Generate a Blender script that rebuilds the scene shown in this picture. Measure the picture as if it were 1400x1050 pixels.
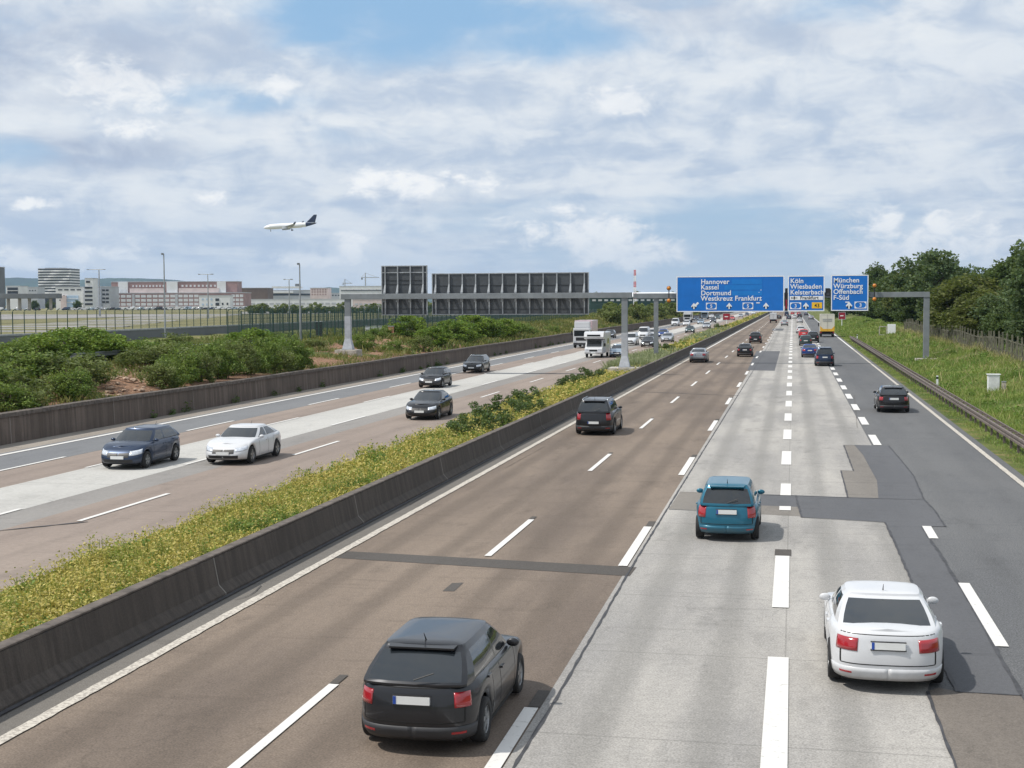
import bpy, bmesh, math, random
import numpy as np
from mathutils import Matrix, Vector
R = math.radians
random.seed(7); rng = np.random.default_rng(11)
for o in list(bpy.data.objects): bpy.data.objects.remove(o)
SC = bpy.context.scene; COL = SC.collection

# ------------------------------------------------------------ camera
H = 6.26; FPX = 1944.0; VPX, VPY = 1084.0, 412.0; ROLL = R(0.25)
v = Vector(((VPX-700)/FPX, (525-VPY)/FPX, -1.0))
u = Vector((-math.sin(ROLL), math.cos(ROLL), 0)); u.z = u.x*v.x + u.y*v.y
yw = v.normalized(); zw = u.normalized(); xw = yw.cross(zw).normalized()
CAMR = Matrix((xw, yw, zw))            # camera -> world rotation
cam = bpy.data.cameras.new('camera'); camo = bpy.data.objects.new('camera', cam); COL.objects.link(camo)
cam.sensor_width = 36; cam.lens = 36*FPX/1400; cam.clip_start = 0.5; cam.clip_end = 60000
camo.matrix_world = Matrix.Translation((0, 0, H)) @ CAMR.to_4x4()
SC.camera = camo

def ray(px, py): return CAMR @ Vector(((px-700)/FPX, (525-py)/FPX, -1.0))
def G(px, py, z=0.0):                 # the place on level z seen at a spot of the photo
    d = ray(px, py); t = (z-H)/d.z
    return (d.x*t, d.y*t)
def D(px, py, depth):                 # world point at a depth along the view
    d = ray(px, py); return Vector((d.x*depth, d.y*depth, H+d.z*depth))

# ------------------------------------------------------------ node helper
class NT:
    def __init__(s, tree): s.t = tree; s.n = tree.nodes; s.l = tree.links
    def add(s, typ, **kw):
        n = s.n.new(typ)
        for k, val in kw.items(): setattr(n, k, val)
        return n
    def put(s, sock, val):
        if hasattr(val, 'is_linked') or isinstance(val, bpy.types.NodeSocket): s.l.new(val, sock)
        else:
            if isinstance(val, (tuple, list)) and len(val) == 3 and sock.type == 'RGBA': val = (*val, 1)
            sock.default_value = val
    def m(s, op, a, b=0.0, c=None, clamp=False):
        n = s.add('ShaderNodeMath', operation=op, use_clamp=clamp)
        s.put(n.inputs[0], a); s.put(n.inputs[1], b)
        if c is not None: s.put(n.inputs[2], c)
        return n.outputs[0]
    def vm(s, op, a, b=(0, 0, 0), scale=None):
        n = s.add('ShaderNodeVectorMath', operation=op)
        s.put(n.inputs[0], a)
        if op not in ('LENGTH', 'NORMALIZE', 'SCALE'): s.put(n.inputs[1], b)
        if scale is not None: s.put(n.inputs['Scale'], scale)
        return n.outputs['Value'] if op in ('LENGTH', 'DOT_PRODUCT') else n.outputs['Vector']
    def mix(s, f, a, b, mode='MIX'):
        n = s.add('ShaderNodeMix', data_type='RGBA', blend_type=mode)
        s.put(n.inputs['Factor'], f); s.put(n.inputs['A'], a); s.put(n.inputs['B'], b)
        return n.outputs['Result']
    def noise(s, vec, scale, detail=3, rough=0.55, lac=2.0, dist=0.0, dim='3D'):
        n = s.add('ShaderNodeTexNoise', noise_dimensions=dim)
        s.put(n.inputs['Vector'], vec); n.inputs['Scale'].default_value = scale
        n.inputs['Detail'].default_value = detail; n.inputs['Roughness'].default_value = rough
        n.inputs['Lacunarity'].default_value = lac; n.inputs['Distortion'].default_value = dist
        return n.outputs['Fac']
    def sm(s, x, a, b, to0=0.0, to1=1.0):
        n = s.add('ShaderNodeMapRange', interpolation_type='SMOOTHSTEP')
        s.put(n.inputs[0], x); s.put(n.inputs[1], a); s.put(n.inputs[2], b); s.put(n.inputs[3], to0); s.put(n.inputs[4], to1)
        return n.outputs[0]
    def comb(s, x, y, z):
        n = s.add('ShaderNodeCombineXYZ'); s.put(n.inputs[0], x); s.put(n.inputs[1], y); s.put(n.inputs[2], z); return n.outputs[0]
    def sep(s, vec):
        n = s.add('ShaderNodeSeparateXYZ'); s.put(n.inputs[0], vec); return n.outputs

# ------------------------------------------------------------ sky, sun, exposure
SUN_EL, SUN_ROT = R(56), R(-114)
W = bpy.data.worlds.new("World"); SC.world = W; W.use_nodes = True
t = NT(W.node_tree); t.n.clear()
out = t.add('ShaderNodeOutputWorld'); bg = t.add('ShaderNodeBackground'); bg.inputs[1].default_value = 0.1
t.l.new(bg.outputs[0], out.inputs[0])
sky = t.add('ShaderNodeTexSky', sky_type='NISHITA', sun_disc=False, sun_elevation=SUN_EL, sun_rotation=SUN_ROT, air_density=1.0, dust_density=1.2, ozone_density=2.0)
tc = t.add('ShaderNodeTexCoord').outputs['Generated']
dirn = t.vm('NORMALIZE', tc); dx, dy, dz = t.sep(dirn)
az = t.m('ARCTAN2', dx, dy); el = t.m('ARCSINE', dz)
def azel(px, py):
    d = ray(px, py).normalized(); return math.atan2(d.x, d.y), math.asin(d.z)
# soft layered deck: one flat layer seen in perspective, eased so that far streets of cloud stay soft
els = t.m('DIVIDE', 1.0, t.m('ADD', t.m('MAXIMUM', el, 0.0), 0.115))
proj = t.comb(t.m('MULTIPLY', az, t.m('MULTIPLY_ADD', els, 0.55, 3.0)), t.m('MULTIPLY', els, 1.15), 0.0)
warp = t.noise(proj, 1.6, 4, 0.6); warp2 = t.noise(t.vm('ADD', proj, (3.1, 8.2, 0.5)), 1.6, 4, 0.6)
pv = t.vm('ADD', proj, t.comb(t.m('MULTIPLY', warp, 0.8), t.m('MULTIPLY', warp2, 0.8), 1.7))
n1 = t.noise(pv, 0.85, 7, 0.5)
n2 = t.noise(t.vm('ADD', pv, (7.3, 2.1, 4.0)), 2.1, 7, 0.52)
n3 = t.noise(t.vm('ADD', pv, (1.3, 9.1, 2.0)), 1.0, 6, 0.6)
azl = t.comb(t.m('MULTIPLY', az, 15.0), t.m('MULTIPLY', el, 26.0), 0.0)
bw = t.noise(azl, 1.0, 8, 0.62, dist=0.3); bw2 = t.noise(t.vm('ADD', azl, (5.0, 3.0, 1.0)), 3.0, 7, 0.62, dist=0.4)
soft = t.noise(t.vm('ADD', azl, (15.0, 3.0, 7.0)), 0.45, 4, 0.5)
def blob(px, py, wx, wy):
    a0, e0 = azel(px, py)
    vec = t.comb(t.m('DIVIDE', t.m('SUBTRACT', az, a0), wx/FPX), t.m('DIVIDE', t.m('SUBTRACT', el, e0), wy/FPX), 0.0)
    return t.m('SUBTRACT', 1.0, t.vm('LENGTH', vec))       # 1 in the middle, 0 on the rim, negative outside
def gb(px, py, wx, wy, amt, a=-0.5, b=0.6): return t.m('MULTIPLY', t.sm(blob(px, py, wx, wy), a, b), amt)
def mx(*l):
    r_ = l[0]
    for q in l[1:]: r_ = t.m('MAXIMUM', r_, q)
    return r_
gap = mx(gb(540, 22, 190, 72, 0.95), gb(700, 40, 190, 50, 0.85), gb(1000, 350, 330, 80, 0.72), gb(310, 137, 110, 24, 0.5), gb(920, 0, 110, 18, 0.5), gb(1150, 10, 100, 30, 0.45), gb(20, 210, 70, 24, 0.5), gb(640, 300, 160, 30, 0.3), gb(500, 180, 120, 20, 0.25))
lump2 = t.noise(t.vm('ADD', azl, (22.0, 3.0, 9.0)), 1.0, 8, 0.6, dist=0.4)
cover = t.m('ADD', t.m('ADD', t.m('MULTIPLY', n1, 0.6), t.m('MULTIPLY', n2, 0.25)), t.m('MULTIPLY_ADD', lump2, 0.5, 0.18))
cover = t.m('SUBTRACT', cover, t.m('MULTIPLY', gap, 0.55))
dens = t.sm(cover, 0.34, 0.80)
lump = t.noise(t.vm('ADD', azl, (2.0, 13.0, 4.0)), 1.5, 8, 0.58, dist=0.5)
shade = t.sm(t.m('ADD', t.m('ADD', t.m('MULTIPLY', n3, 0.45), t.m('MULTIPLY', n2, 0.2)), t.m('MULTIPLY', lump, 0.6)), 0.50, 0.74)
ccol = t.mix(shade, (5.3, 6.2, 7.5), (8.0, 8.45, 8.9))
ccol = t.mix(t.m('MULTIPLY', t.sm(t.m('ADD', t.m('MULTIPLY', n2, 0.4), t.m('MULTIPLY', lump2, 0.6)), 0.48, 0.66), 0.75), ccol, (9.0, 9.25, 9.35))
# shaded undersides
dk = mx(gb(40, 75, 190, 60, 0.9), gb(130, 210, 120, 26, 1.0), gb(20, 120, 120, 24, 0.7), gb(890, 25, 130, 35, 0.45), gb(1080, 50, 110, 26, 0.3), gb(520, 60, 0.1, 0.1, 0.0), gb(280, 60, 90, 30, 0.35), gb(1390, 140, 90, 40, 0.35), gb(620, 285, 60, 14, 0.5))
ccol = t.mix(t.m('MULTIPLY', dk, t.sm(bw, 0.25, 0.62)), ccol, (4.5, 5.2, 6.5))
blue = t.mix(t.sm(el, 0.0, 0.20), (5.0, 6.7, 8.5), (3.3, 5.6, 8.3))
skyc = t.mix(0.80, sky.outputs[0], blue)
col = t.mix(dens, skyc, ccol)
# bright heaped clouds with ragged tops and shaded flat bases
heaps = [(505, 250, 46, 20), (545, 250, 50, 22), (590, 250, 36, 16), (800, 322, 100, 28), (845, 345, 90, 20), (1215, 305, 46, 30), (1275, 318, 70, 30), (1340, 330, 90, 26), (1180, 362, 60, 22), (1250, 345, 90, 22),
         (382, 117, 34, 22), (480, 340, 26, 20), (165, 345, 46, 14), (40, 360, 60, 11), (105, 352, 26, 18), (430, 355, 60, 10), (290, 270, 22, 11), (125, 110, 60, 34), (175, 128, 50, 24), (842, 138, 50, 18), (40, 277, 36, 9), (240, 118, 20, 14), (20, 350, 30, 14), (650, 250, 60, 12), (175, 175, 40, 16)]
hb = None; hy = None
for (px, py, wx, wy) in heaps:
    b = blob(px, py, wx*1.3, wy*1.4); hb = b if hb is None else t.m('MAXIMUM', hb, b)
rag = t.m('ADD', t.m('MULTIPLY', t.m('SUBTRACT', bw, 0.5), 2.6), t.m('MULTIPLY', t.m('SUBTRACT', bw2, 0.5), 2.4))
hn = t.m('ADD', t.m('MULTIPLY', hb, 1.25), rag)
hd = t.m('MULTIPLY', t.sm(hn, -0.05, 0.85), t.sm(hb, -0.55, 0.1))
hs = t.sm(t.m('ADD', t.m('MULTIPLY', hn, 0.5), t.m('MULTIPLY', bw2, 1.2)), 0.45, 1.3)
hcol = t.mix(hs, (7.0, 7.6, 8.4), (10.8, 10.7, 10.4))
col = t.mix(t.m('MULTIPLY', hd, t.sm(el, 0.09, 0.15, 0.9, 0.6)), col, hcol)
# pale veil low down
col = t.mix(t.sm(el, 0.06, 0.0, 0.0, 0.5), col, (7.6, 8.2, 8.8))
t.l.new(col, bg.inputs[0])

sun = bpy.data.lights.new('sun', 'SUN'); suno = bpy.data.objects.new('sun', sun); COL.objects.link(suno)
sun.energy = 4.0; sun.angle = R(1.2); sun.color = (1.0, 0.95, 0.87)
sd = Vector((math.cos(SUN_EL)*math.sin(SUN_ROT), math.cos(SUN_EL)*math.cos(SUN_ROT), math.sin(SUN_EL)))
suno.rotation_euler = sd.to_track_quat('Z', 'Y').to_euler(); suno.location = (-60, 40, 90)
SC.view_settings.view_transform = 'Standard'; SC.view_settings.look = 'None'
SC.view_settings.exposure = 0.0; SC.view_settings.gamma = 1.0; SC.view_settings.use_curve_mapping = False
SC.cycles.max_bounces = 6; SC.cycles.transparent_max_bounces = 8

ORDW = ['first', 'second', 'third', 'fourth', 'fifth', 'sixth', 'seventh', 'eighth', 'ninth', 'tenth', 'eleventh', 'twelfth', 'thirteenth', 'fourteenth', 'fifteenth', 'sixteenth', 'seventeenth', 'eighteenth', 'nineteenth']
TENS = {20: 'twent', 30: 'thirt', 40: 'fort', 50: 'fift'}
def nth(i):           # 0 -> first
    n = i+1
    if n < 20: return ORDW[n-1]
    t_, u_ = n//10*10, n % 10
    return TENS[t_]+'ieth' if u_ == 0 else TENS[t_]+'y-'+ORDW[u_-1]
# ------------------------------------------------------------ object helpers
def link(o, parent=None):
    COL.objects.link(o)
    if parent is not None: o.parent = parent
    return o
def tag(o, label=None, cat=None, group=None, kind=None):
    if label: o['label'] = label
    if cat: o['category'] = cat
    if group: o['group'] = group
    if kind: o['kind'] = kind
    return o
def thing(name, label, cat, loc=(0, 0, 0), rz=0.0, group=None):
    o = bpy.data.objects.new(name, None); COL.objects.link(o); o.empty_display_size = 0.3
    o.location = loc; o.rotation_euler = (0, 0, rz); return tag(o, label, cat, group)
def meshobj(name, me, parent=None):
    return link(bpy.data.objects.new(name, me), parent)
def pymesh(name, vs, fs, mat=None, smooth=False):
    me = bpy.data.meshes.new(name); me.from_pydata([tuple(map(float, p)) for p in vs], [], [tuple(f) for f in fs])
    if mat: me.materials.append(mat)
    if smooth: me.shade_smooth()
    me.update(); return me
def npquads(name, P, mat, smooth=False):      # P: (n,4,3)
    n = len(P); me = bpy.data.meshes.new(name)
    me.vertices.add(n*4); me.vertices.foreach_set('co', P.astype(np.float32).reshape(-1))
    me.loops.add(n*4); me.loops.foreach_set('vertex_index', np.arange(n*4, dtype=np.int32))
    me.polygons.add(n); me.polygons.foreach_set('loop_start', np.arange(0, n*4, 4, dtype=np.int32))
    me.polygons.foreach_set('loop_total', np.full(n, 4, dtype=np.int32))
    me.materials.append(mat); me.update(calc_edges=True); return me
class MB:                                     # collects plain shapes into one mesh
    def __init__(s): s.v = []; s.f = []
    def raw(s, vs, fs):
        b = len(s.v); s.v += [tuple(p) for p in vs]; s.f += [tuple(i+b for i in f) for f in fs]; return s
    def box(s, x0, x1, y0, y1, z0, z1, M=None, bev=0.0):
        if bev > 0:
            bm = bmesh.new(); bmesh.ops.create_cube(bm, size=1)
            for q in bm.verts: q.co = Vector(((x0+x1)/2+q.co.x*(x1-x0), (y0+y1)/2+q.co.y*(y1-y0), (z0+z1)/2+q.co.z*(z1-z0)))
            bmesh.ops.bevel(bm, geom=list(bm.edges), offset=bev, segments=2, affect='EDGES', profile=0.7)
            bm.verts.index_update(); vs = [q.co.copy() for q in bm.verts]; fs = [[q.index for q in f.verts] for f in bm.faces]; bm.free()
        else:
            vs = [Vector(p) for p in ((x0, y0, z0), (x1, y0, z0), (x1, y1, z0), (x0, y1, z0), (x0, y0, z1), (x1, y0, z1), (x1, y1, z1), (x0, y1, z1))]
            fs = [(0, 3, 2, 1), (4, 5, 6, 7), (0, 1, 5, 4), (1, 2, 6, 5), (2, 3, 7, 6), (3, 0, 4, 7)]
        if M is not None: vs = [M @ p for p in vs]
        return s.raw(vs, fs)
    def tube(s, pts, rad, n=8, cap=True):
        pts = [Vector(p) for p in pts]; rs = rad if isinstance(rad, (list, tuple)) else [rad]*len(pts)
        vs = []; fs = []; up = Vector((0, 0, 1))
        for i, p in enumerate(pts):
            d = (pts[min(i+1, len(pts)-1)]-pts[max(i-1, 0)]).normalized()
            a = d.cross(up); a = a if a.length > 0.05 else d.cross(Vector((1, 0, 0))); a.normalize(); b = d.cross(a)
            for k in range(n):
                an = 2*math.pi*k/n; vs.append(p+(a*math.cos(an)+b*math.sin(an))*rs[i])
        for i in range(len(pts)-1):
            for k in range(n):
                k2 = (k+1) % n; fs.append((i*n+k, i*n+k2, (i+1)*n+k2, (i+1)*n+k))
        if cap: fs.append(tuple(range(n))[::-1]); fs.append(tuple((len(pts)-1)*n+k for k in range(n)))
        return s.raw(vs, fs)
    def lathe(s, prof, n=20, M=None, axis='z'):      # prof: (r, h)
        vs = []; fs = []
        for (r, h) in prof:
            for k in range(n):
                a = 2*math.pi*k/n; p = Vector((r*math.cos(a), r*math.sin(a), h))
                if axis == 'x': p = Vector((p.z, p.x, p.y))
                if axis == 'y': p = Vector((p.y, p.z, p.x))
                vs.append(M @ p if M is not None else p)
        for i in range(len(prof)-1):
            for k in range(n):
                k2 = (k+1) % n; fs.append((i*n+k, i*n+k2, (i+1)*n+k2, (i+1)*n+k))
        return s.raw(vs, fs)
    def prism(s, poly, z0, z1, M=None):
        n = len(poly); vs = [Vector((x, y, z0)) for x, y in poly]+[Vector((x, y, z1)) for x, y in poly]
        fs = [tuple(range(n))[::-1], tuple(range(n, 2*n))]+[(i, (i+1) % n, n+(i+1) % n, n+i) for i in range(n)]
        if M is not None: vs = [M @ p for p in vs]
        return s.raw(vs, fs)
    def mesh(s, name, mat, smooth=False): return pymesh(name, s.v, s.f, mat, smooth)
    def build(s, name, mat, parent=None, smooth=False): return meshobj(name, s.mesh(name, mat, smooth), parent)
# ------------------------------------------------------------ materials
MATS = {}
def newmat(name):
    m = bpy.data.materials.new(name); m.use_nodes = True; nt = NT(m.node_tree)
    b = m.node_tree.nodes['Principled BSDF']; MATS[name] = m; return m, nt, b
def plain(name, col, rough=0.6, metal=0.0, var=0.12, scale=3.0, coat=0.0, spec=0.5):
    if name in MATS: return MATS[name]
    m, t, b = newmat(name)
    oc = t.add('ShaderNodeTexCoord').outputs['Object']
    f = t.noise(oc, scale, 4)
    a = tuple(c*(1-var) for c in col); d = tuple(min(1, c*(1+var)) for c in col)
    t.put(b.inputs['Base Color'], t.mix(t.sm(f, 0.3, 0.7), a, d))
    b.inputs['Roughness'].default_value = rough; b.inputs['Metallic'].default_value = metal
    b.inputs['Coat Weight'].default_value = coat; b.inputs['Specular IOR Level'].default_value = spec
    b.inputs['Coat Roughness'].default_value = 0.06
    return m
def paint(name, col, metal=0.35, rough=0.32):
    if name in MATS: return MATS[name]
    m, t, b = newmat(name)
    oc = t.add('ShaderNodeTexCoord').outputs['Object']; z = t.sep(oc)[2]
    dirt = t.m('MULTIPLY', t.sm(t.m('ADD', z, t.m('MULTIPLY', t.noise(oc, 6, 4), 0.3)), 0.62, 0.28), 0.35)
    t.put(b.inputs['Base Color'], t.mix(dirt, col, (0.16, 0.145, 0.125)))
    b.inputs['Metallic'].default_value = metal; t.put(b.inputs['Roughness'], t.m('MULTIPLY_ADD', dirt, 0.6, rough))
    b.inputs['Coat Weight'].default_value = 0.45; b.inputs['Coat Roughness'].default_value = 0.05
    return m

def surf(name, base, dark, light, grain=(0.75, 1.25), gscale=55, stain=0.3, tracks=None, rough=0.85, joints=0.0, bump=0.25, patch=0.25):
    m, t, b = newmat(name)
    oc = t.add('ShaderNodeTexCoord').outputs['Object']; x, y, z = t.sep(oc)
    big = t.noise(t.vm('MULTIPLY', oc, (0.28, 0.055, 1)), 1.0, 5, 0.6)
    col = t.mix(t.sm(big, 0.34, 0.66), dark, light); col = t.mix(1-stain, col, base)
    sp = t.noise(t.vm('MULTIPLY', oc, (1.1, 0.35, 1)), 1.0, 6, 0.65)
    col = t.mix(t.m('MULTIPLY', t.sm(sp, 0.52, 0.72), patch), col, tuple(c*0.55 for c in base))
    if tracks:   # worn wheel tracks along each lane: centres x0, x0+pitch...
        x0, pitch, amt = tracks
        ph = t.m('FRACT', t.m('DIVIDE', t.m('SUBTRACT', x, x0), pitch))
        dd = t.m('ABSOLUTE', t.m('SUBTRACT', t.m('ABSOLUTE', t.m('SUBTRACT', ph, 0.5)), 0.22))
        w = t.sm(t.m('ADD', dd, t.m('MULTIPLY', t.noise(t.vm('MULTIPLY', oc, (1.5, 0.06, 1)), 1, 4), 0.08)), 0.16, 0.06)
        col = t.mix(t.m('MULTIPLY', w, amt), col, tuple(c*0.62 for c in base))
    blt = t.noise(t.vm('ADD', t.vm('MULTIPLY', oc, (0.55, 0.22, 1)), (3.0, 11.0, 0.0)), 1.0, 7, 0.72)
    col = t.mix(t.m('MULTIPLY', t.sm(blt, 0.55, 0.68), patch*0.9), col, tuple(c*0.42 for c in base))
    # transverse scuffs
    sc = t.noise(t.vm('MULTIPLY', oc, (0.25, 2.6, 1)), 1.0, 4, 0.6)
    col = t.mix(t.m('MULTIPLY', t.sm(sc, 0.56, 0.70), 0.24), col, tuple(c*0.45 for c in base))
    if joints > 0:
        fy = t.m('FRACT', t.m('DIVIDE', t.m('ADD', y, t.m('MULTIPLY', x, 0.02)), joints))
        j = t.m('LESS_THAN', t.m('MULTIPLY', fy, joints), 0.045)
        col = t.mix(t.m('MULTIPLY', j, 0.4), col, tuple(c*0.4 for c in base))
        fx = t.m('FRACT', t.m('DIVIDE', t.m('SUBTRACT', x, -3.85), 3.75))
        jx = t.m('LESS_THAN', t.m('MULTIPLY', fx, 3.75), 0.03)
        col = t.mix(t.m('MULTIPLY', jx, 0.4), col, tuple(c*0.4 for c in base))
    g = t.noise(oc, gscale, 2, 0.7)
    g2 = t.noise(oc, gscale*0.22, 3, 0.7)
    gg = t.m('MULTIPLY', t.sm(g, 0.25, 0.75, grain[0], grain[1]), t.sm(g2, 0.3, 0.7, 0.93, 1.07))
    col = t.vm('SCALE', col, scale=gg)
    # thin cracks
    vor = t.add('ShaderNodeTexVoronoi', feature='DISTANCE_TO_EDGE'); t.put(vor.inputs['Vector'], t.vm('ADD', t.vm('MULTIPLY', oc, (1, 0.5, 1)), t.comb(t.m('MULTIPLY', t.noise(oc, 1.3, 4), 1.4), t.m('MULTIPLY', t.noise(oc, 1.1, 4), 1.4), 0)))
    vor.inputs['Scale'].default_value = 0.33
    cr = t.m('MULTIPLY', t.m('LESS_THAN', vor.outputs['Distance'], 0.004), t.sm(t.noise(oc, 0.13, 3), 0.52, 0.56))
    col = t.mix(t.m('MULTIPLY', cr, 0.22), col, tuple(c*0.25 for c in base))
    t.put(b.inputs['Base Color'], col); b.inputs['Roughness'].default_value = rough; b.inputs['Specular IOR Level'].default_value = 0.35
    bp = t.add('ShaderNodeBump'); bp.inputs['Strength'].default_value = bump; bp.inputs['Distance'].default_value = 0.02
    t.put(bp.inputs['Height'], g); t.l.new(bp.outputs[0], b.inputs['Normal'])
    return m
M_BROWN = surf('brown_asphalt', (0.180, 0.141, 0.111), (0.123, 0.097, 0.079), (0.220, 0.174, 0.136), tracks=(-11.15, 3.66, 0.55), stain=0.8, gscale=30, grain=(0.7, 1.3), patch=0.4)
M_CONC = surf('pale_concrete', (0.344, 0.332, 0.311), (0.244, 0.235, 0.227), (0.403, 0.382, 0.353), tracks=(-3.85, 3.7, 0.6), stain=0.8, joints=5.0, gscale=30, grain=(0.72, 1.25), patch=0.45)
M_ASPH = surf('grey_asphalt', (0.110, 0.112, 0.116), (0.088, 0.090, 0.095), (0.136, 0.136, 0.136), tracks=(3.6, 4.3, 0.15), stain=0.5, gscale=30, grain=(0.5, 1.6))
M_PATCH = surf('dark_patch_asphalt', (0.101, 0.103, 0.111), (0.079, 0.081, 0.088), (0.119, 0.121, 0.128), gscale=60, grain=(0.85, 1.15), stain=0.4)
M_TAN = surf('tan_patch_asphalt', (0.189, 0.173, 0.154), (0.150, 0.136, 0.123), (0.220, 0.202, 0.180), gscale=45, stain=0.5)
M_GREYBR = surf('grey_brown_asphalt', (0.154, 0.134, 0.116), (0.123, 0.106, 0.092), (0.180, 0.158, 0.136), gscale=40, stain=0.6)
M_STRIP = surf('dark_joint_asphalt', (0.077, 0.069, 0.062), (0.062, 0.055, 0.049), (0.092, 0.083, 0.076), gscale=50, stain=0.5)
M_LBROWN = surf('reddish_asphalt', (0.255, 0.207, 0.176), (0.202, 0.163, 0.141), (0.290, 0.238, 0.202), tracks=(-26, 3.0, 0.22), stain=0.5, gscale=30, grain=(0.9, 1.1))
M_LGREY = surf('shoulder_asphalt', (0.176, 0.180, 0.189), (0.114, 0.119, 0.128), (0.167, 0.172, 0.176), gscale=30, stain=0.4, grain=(0.9, 1.1))
M_LCONC = surf('left_concrete', (0.440, 0.431, 0.409), (0.370, 0.361, 0.343), (0.484, 0.475, 0.449), gscale=30, stain=0.5, joints=5.0, grain=(0.92, 1.08))
M_LSLUR = surf('left_slurry', (0.238, 0.224, 0.211), (0.194, 0.185, 0.176), (0.273, 0.260, 0.246), gscale=30, stain=0.5, grain=(0.9, 1.1))
M_GUTTER = surf('gutter_concrete', (0.286, 0.252, 0.218), (0.210, 0.185, 0.160), (0.336, 0.302, 0.260), gscale=30, stain=0.7)
M_VERGE = surf('shoulder_strip', (0.154, 0.141, 0.128), (0.114, 0.106, 0.095), (0.176, 0.163, 0.145), gscale=40, stain=0.6)
M_TAXI = surf('taxiway_asphalt', (0.30, 0.285, 0.28), (0.25, 0.24, 0.235), (0.33, 0.32, 0.315), gscale=2, stain=0.6, grain=(0.97, 1.03), bump=0)
def mk_line():
    m, t, b = newmat('road_paint')
    oc = t.add('ShaderNodeTexCoord').outputs['Object']
    f = t.noise(oc, 9, 6, 0.7); g = t.noise(t.vm('MULTIPLY', oc, (1, 0.2, 1)), 1.7, 4)
    w = t.m('MULTIPLY', t.sm(f, 0.54, 0.70), t.sm(g, 0.35, 0.6))
    t.put(b.inputs['Base Color'], t.mix(t.m('MULTIPLY', w, 0.8), (0.66, 0.645, 0.62), (0.33, 0.33, 0.3)))
    b.inputs['Roughness'].default_value = 0.6
    return m
M_LINE = mk_line()
def mk_rumble():
    m, t, b = newmat('raised_line_paint')
    oc = t.add('ShaderNodeTexCoord').outputs['Object']
    f = t.noise(oc, 14, 5, 0.7)
    t.put(b.inputs['Base Color'], t.mix(t.sm(f, 0.42, 0.62), (0.56, 0.52, 0.455), (0.32, 0.29, 0.255)))
    b.inputs['Roughness'].default_value = 0.7
    return m
M_RUM = mk_rumble()
def mk_barrier(name, a, c, streak):
    m, t, b = newmat(name)
    oc = t.add('ShaderNodeTexCoord').outputs['Object']; x, y, z = t.sep(oc)
    st = t.noise(t.vm('MULTIPLY', oc, (1, 2.4, 0.16)), 1.6, 6, 0.68)
    bg_ = t.noise(oc, 0.35, 4)
    col = t.mix(t.sm(st, 0.38, 0.64), a, c)
    col = t.mix(t.m('MULTIPLY', t.sm(bg_, 0.42, 0.62), 0.5), col, streak)
    j = t.m('LESS_THAN', t.m('MULTIPLY', t.m('FRACT', t.m('DIVIDE', t.m('ADD', y, 1.6), 10.0)), 10.0), 0.05)
    col = t.mix(t.m('MULTIPLY', j, 0.6), col, (0.3, 0.28, 0.25))
    g = t.noise(oc, 30, 3, 0.7); col = t.vm('SCALE', col, scale=t.sm(g, 0.3, 0.7, 0.85, 1.15))
    t.put(b.inputs['Base Color'], col); b.inputs['Roughness'].default_value = 0.9
    bp = t.add('ShaderNodeBump'); bp.inputs['Strength'].default_value = 0.3; bp.inputs['Distance'].default_value = 0.02
    t.put(bp.inputs['Height'], g); t.l.new(bp.outputs[0], b.inputs['Normal'])
    return m
M_BARR = mk_barrier('weathered_barrier_concrete', (0.050, 0.041, 0.035), (0.082, 0.068, 0.057), (0.058, 0.047, 0.039))
M_WALL = mk_barrier('stained_wall_concrete', (0.088, 0.068, 0.056), (0.155, 0.122, 0.102), (0.078, 0.062, 0.05))
M_COPE = plain('coping_concrete', (0.105, 0.088, 0.076), 0.9, var=0.35, scale=4)
def mk_ground():
    m, t, b = newmat('verge_ground')
    oc = t.add('ShaderNodeTexCoord').outputs['Object']; x, y, z = t.sep(oc)
    n = t.noise(oc, 0.16, 6, 0.62); n2 = t.noise(t.vm('ADD', oc, (30, 7, 0)), 0.5, 6, 0.65); n3 = t.noise(oc, 6, 5, 0.7)
    g = t.mix(t.sm(n, 0.36, 0.62), (0.058, 0.085, 0.022), (0.135, 0.155, 0.045))
    g = t.mix(t.m('MULTIPLY', t.sm(n2, 0.50, 0.66), 0.7), g, (0.25, 0.185, 0.09))
    soil = t.mix(t.sm(n3, 0.3, 0.7), (0.17, 0.092, 0.055), (0.33, 0.205, 0.135))
    # bare earth on the left bank, behind the wall
    lb = t.m('MULTIPLY', t.sm(x, -34.0, -34.8), t.sm(x, -47.0, -43.0))
    g = t.mix(t.m('MULTIPLY', lb, t.sm(t.m('ADD', n, t.m('MULTIPLY', n2, 0.3)), 0.52, 0.60)), g, soil)
    ex_ = t.m('SUBTRACT', 1.0, t.vm('LENGTH', t.vm('MULTIPLY', t.vm('SUBTRACT', oc, (-38.6, 83.5, 1.5)), (0.22, 0.12, 0.0))))
    g = t.mix(t.m('MULTIPLY', lb, t.sm(t.m('ADD', ex_, t.m('MULTIPLY', n2, 0.8)), 0.45, 0.65)), g, soil)
    # airfield beyond: dry olive
    g = t.mix(t.sm(x, -60, -75), g, t.mix(n2, (0.145, 0.15, 0.07), (0.25, 0.22, 0.12)))
    g = t.vm('SCALE', g, scale=t.sm(n3, 0.2, 0.8, 0.7, 1.3))
    t.put(b.inputs['Base Color'], g); b.inputs['Roughness'].default_value = 0.95; b.inputs['Specular IOR Level'].default_value = 0.2
    bp = t.add('ShaderNodeBump'); bp.inputs['Strength'].default_value = 0.6; bp.inputs['Distance'].default_value = 0.15
    t.put(bp.inputs['Height'], n3); t.l.new(bp.outputs[0], b.inputs['Normal'])
    return m
M_GROUND = mk_ground()
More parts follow.
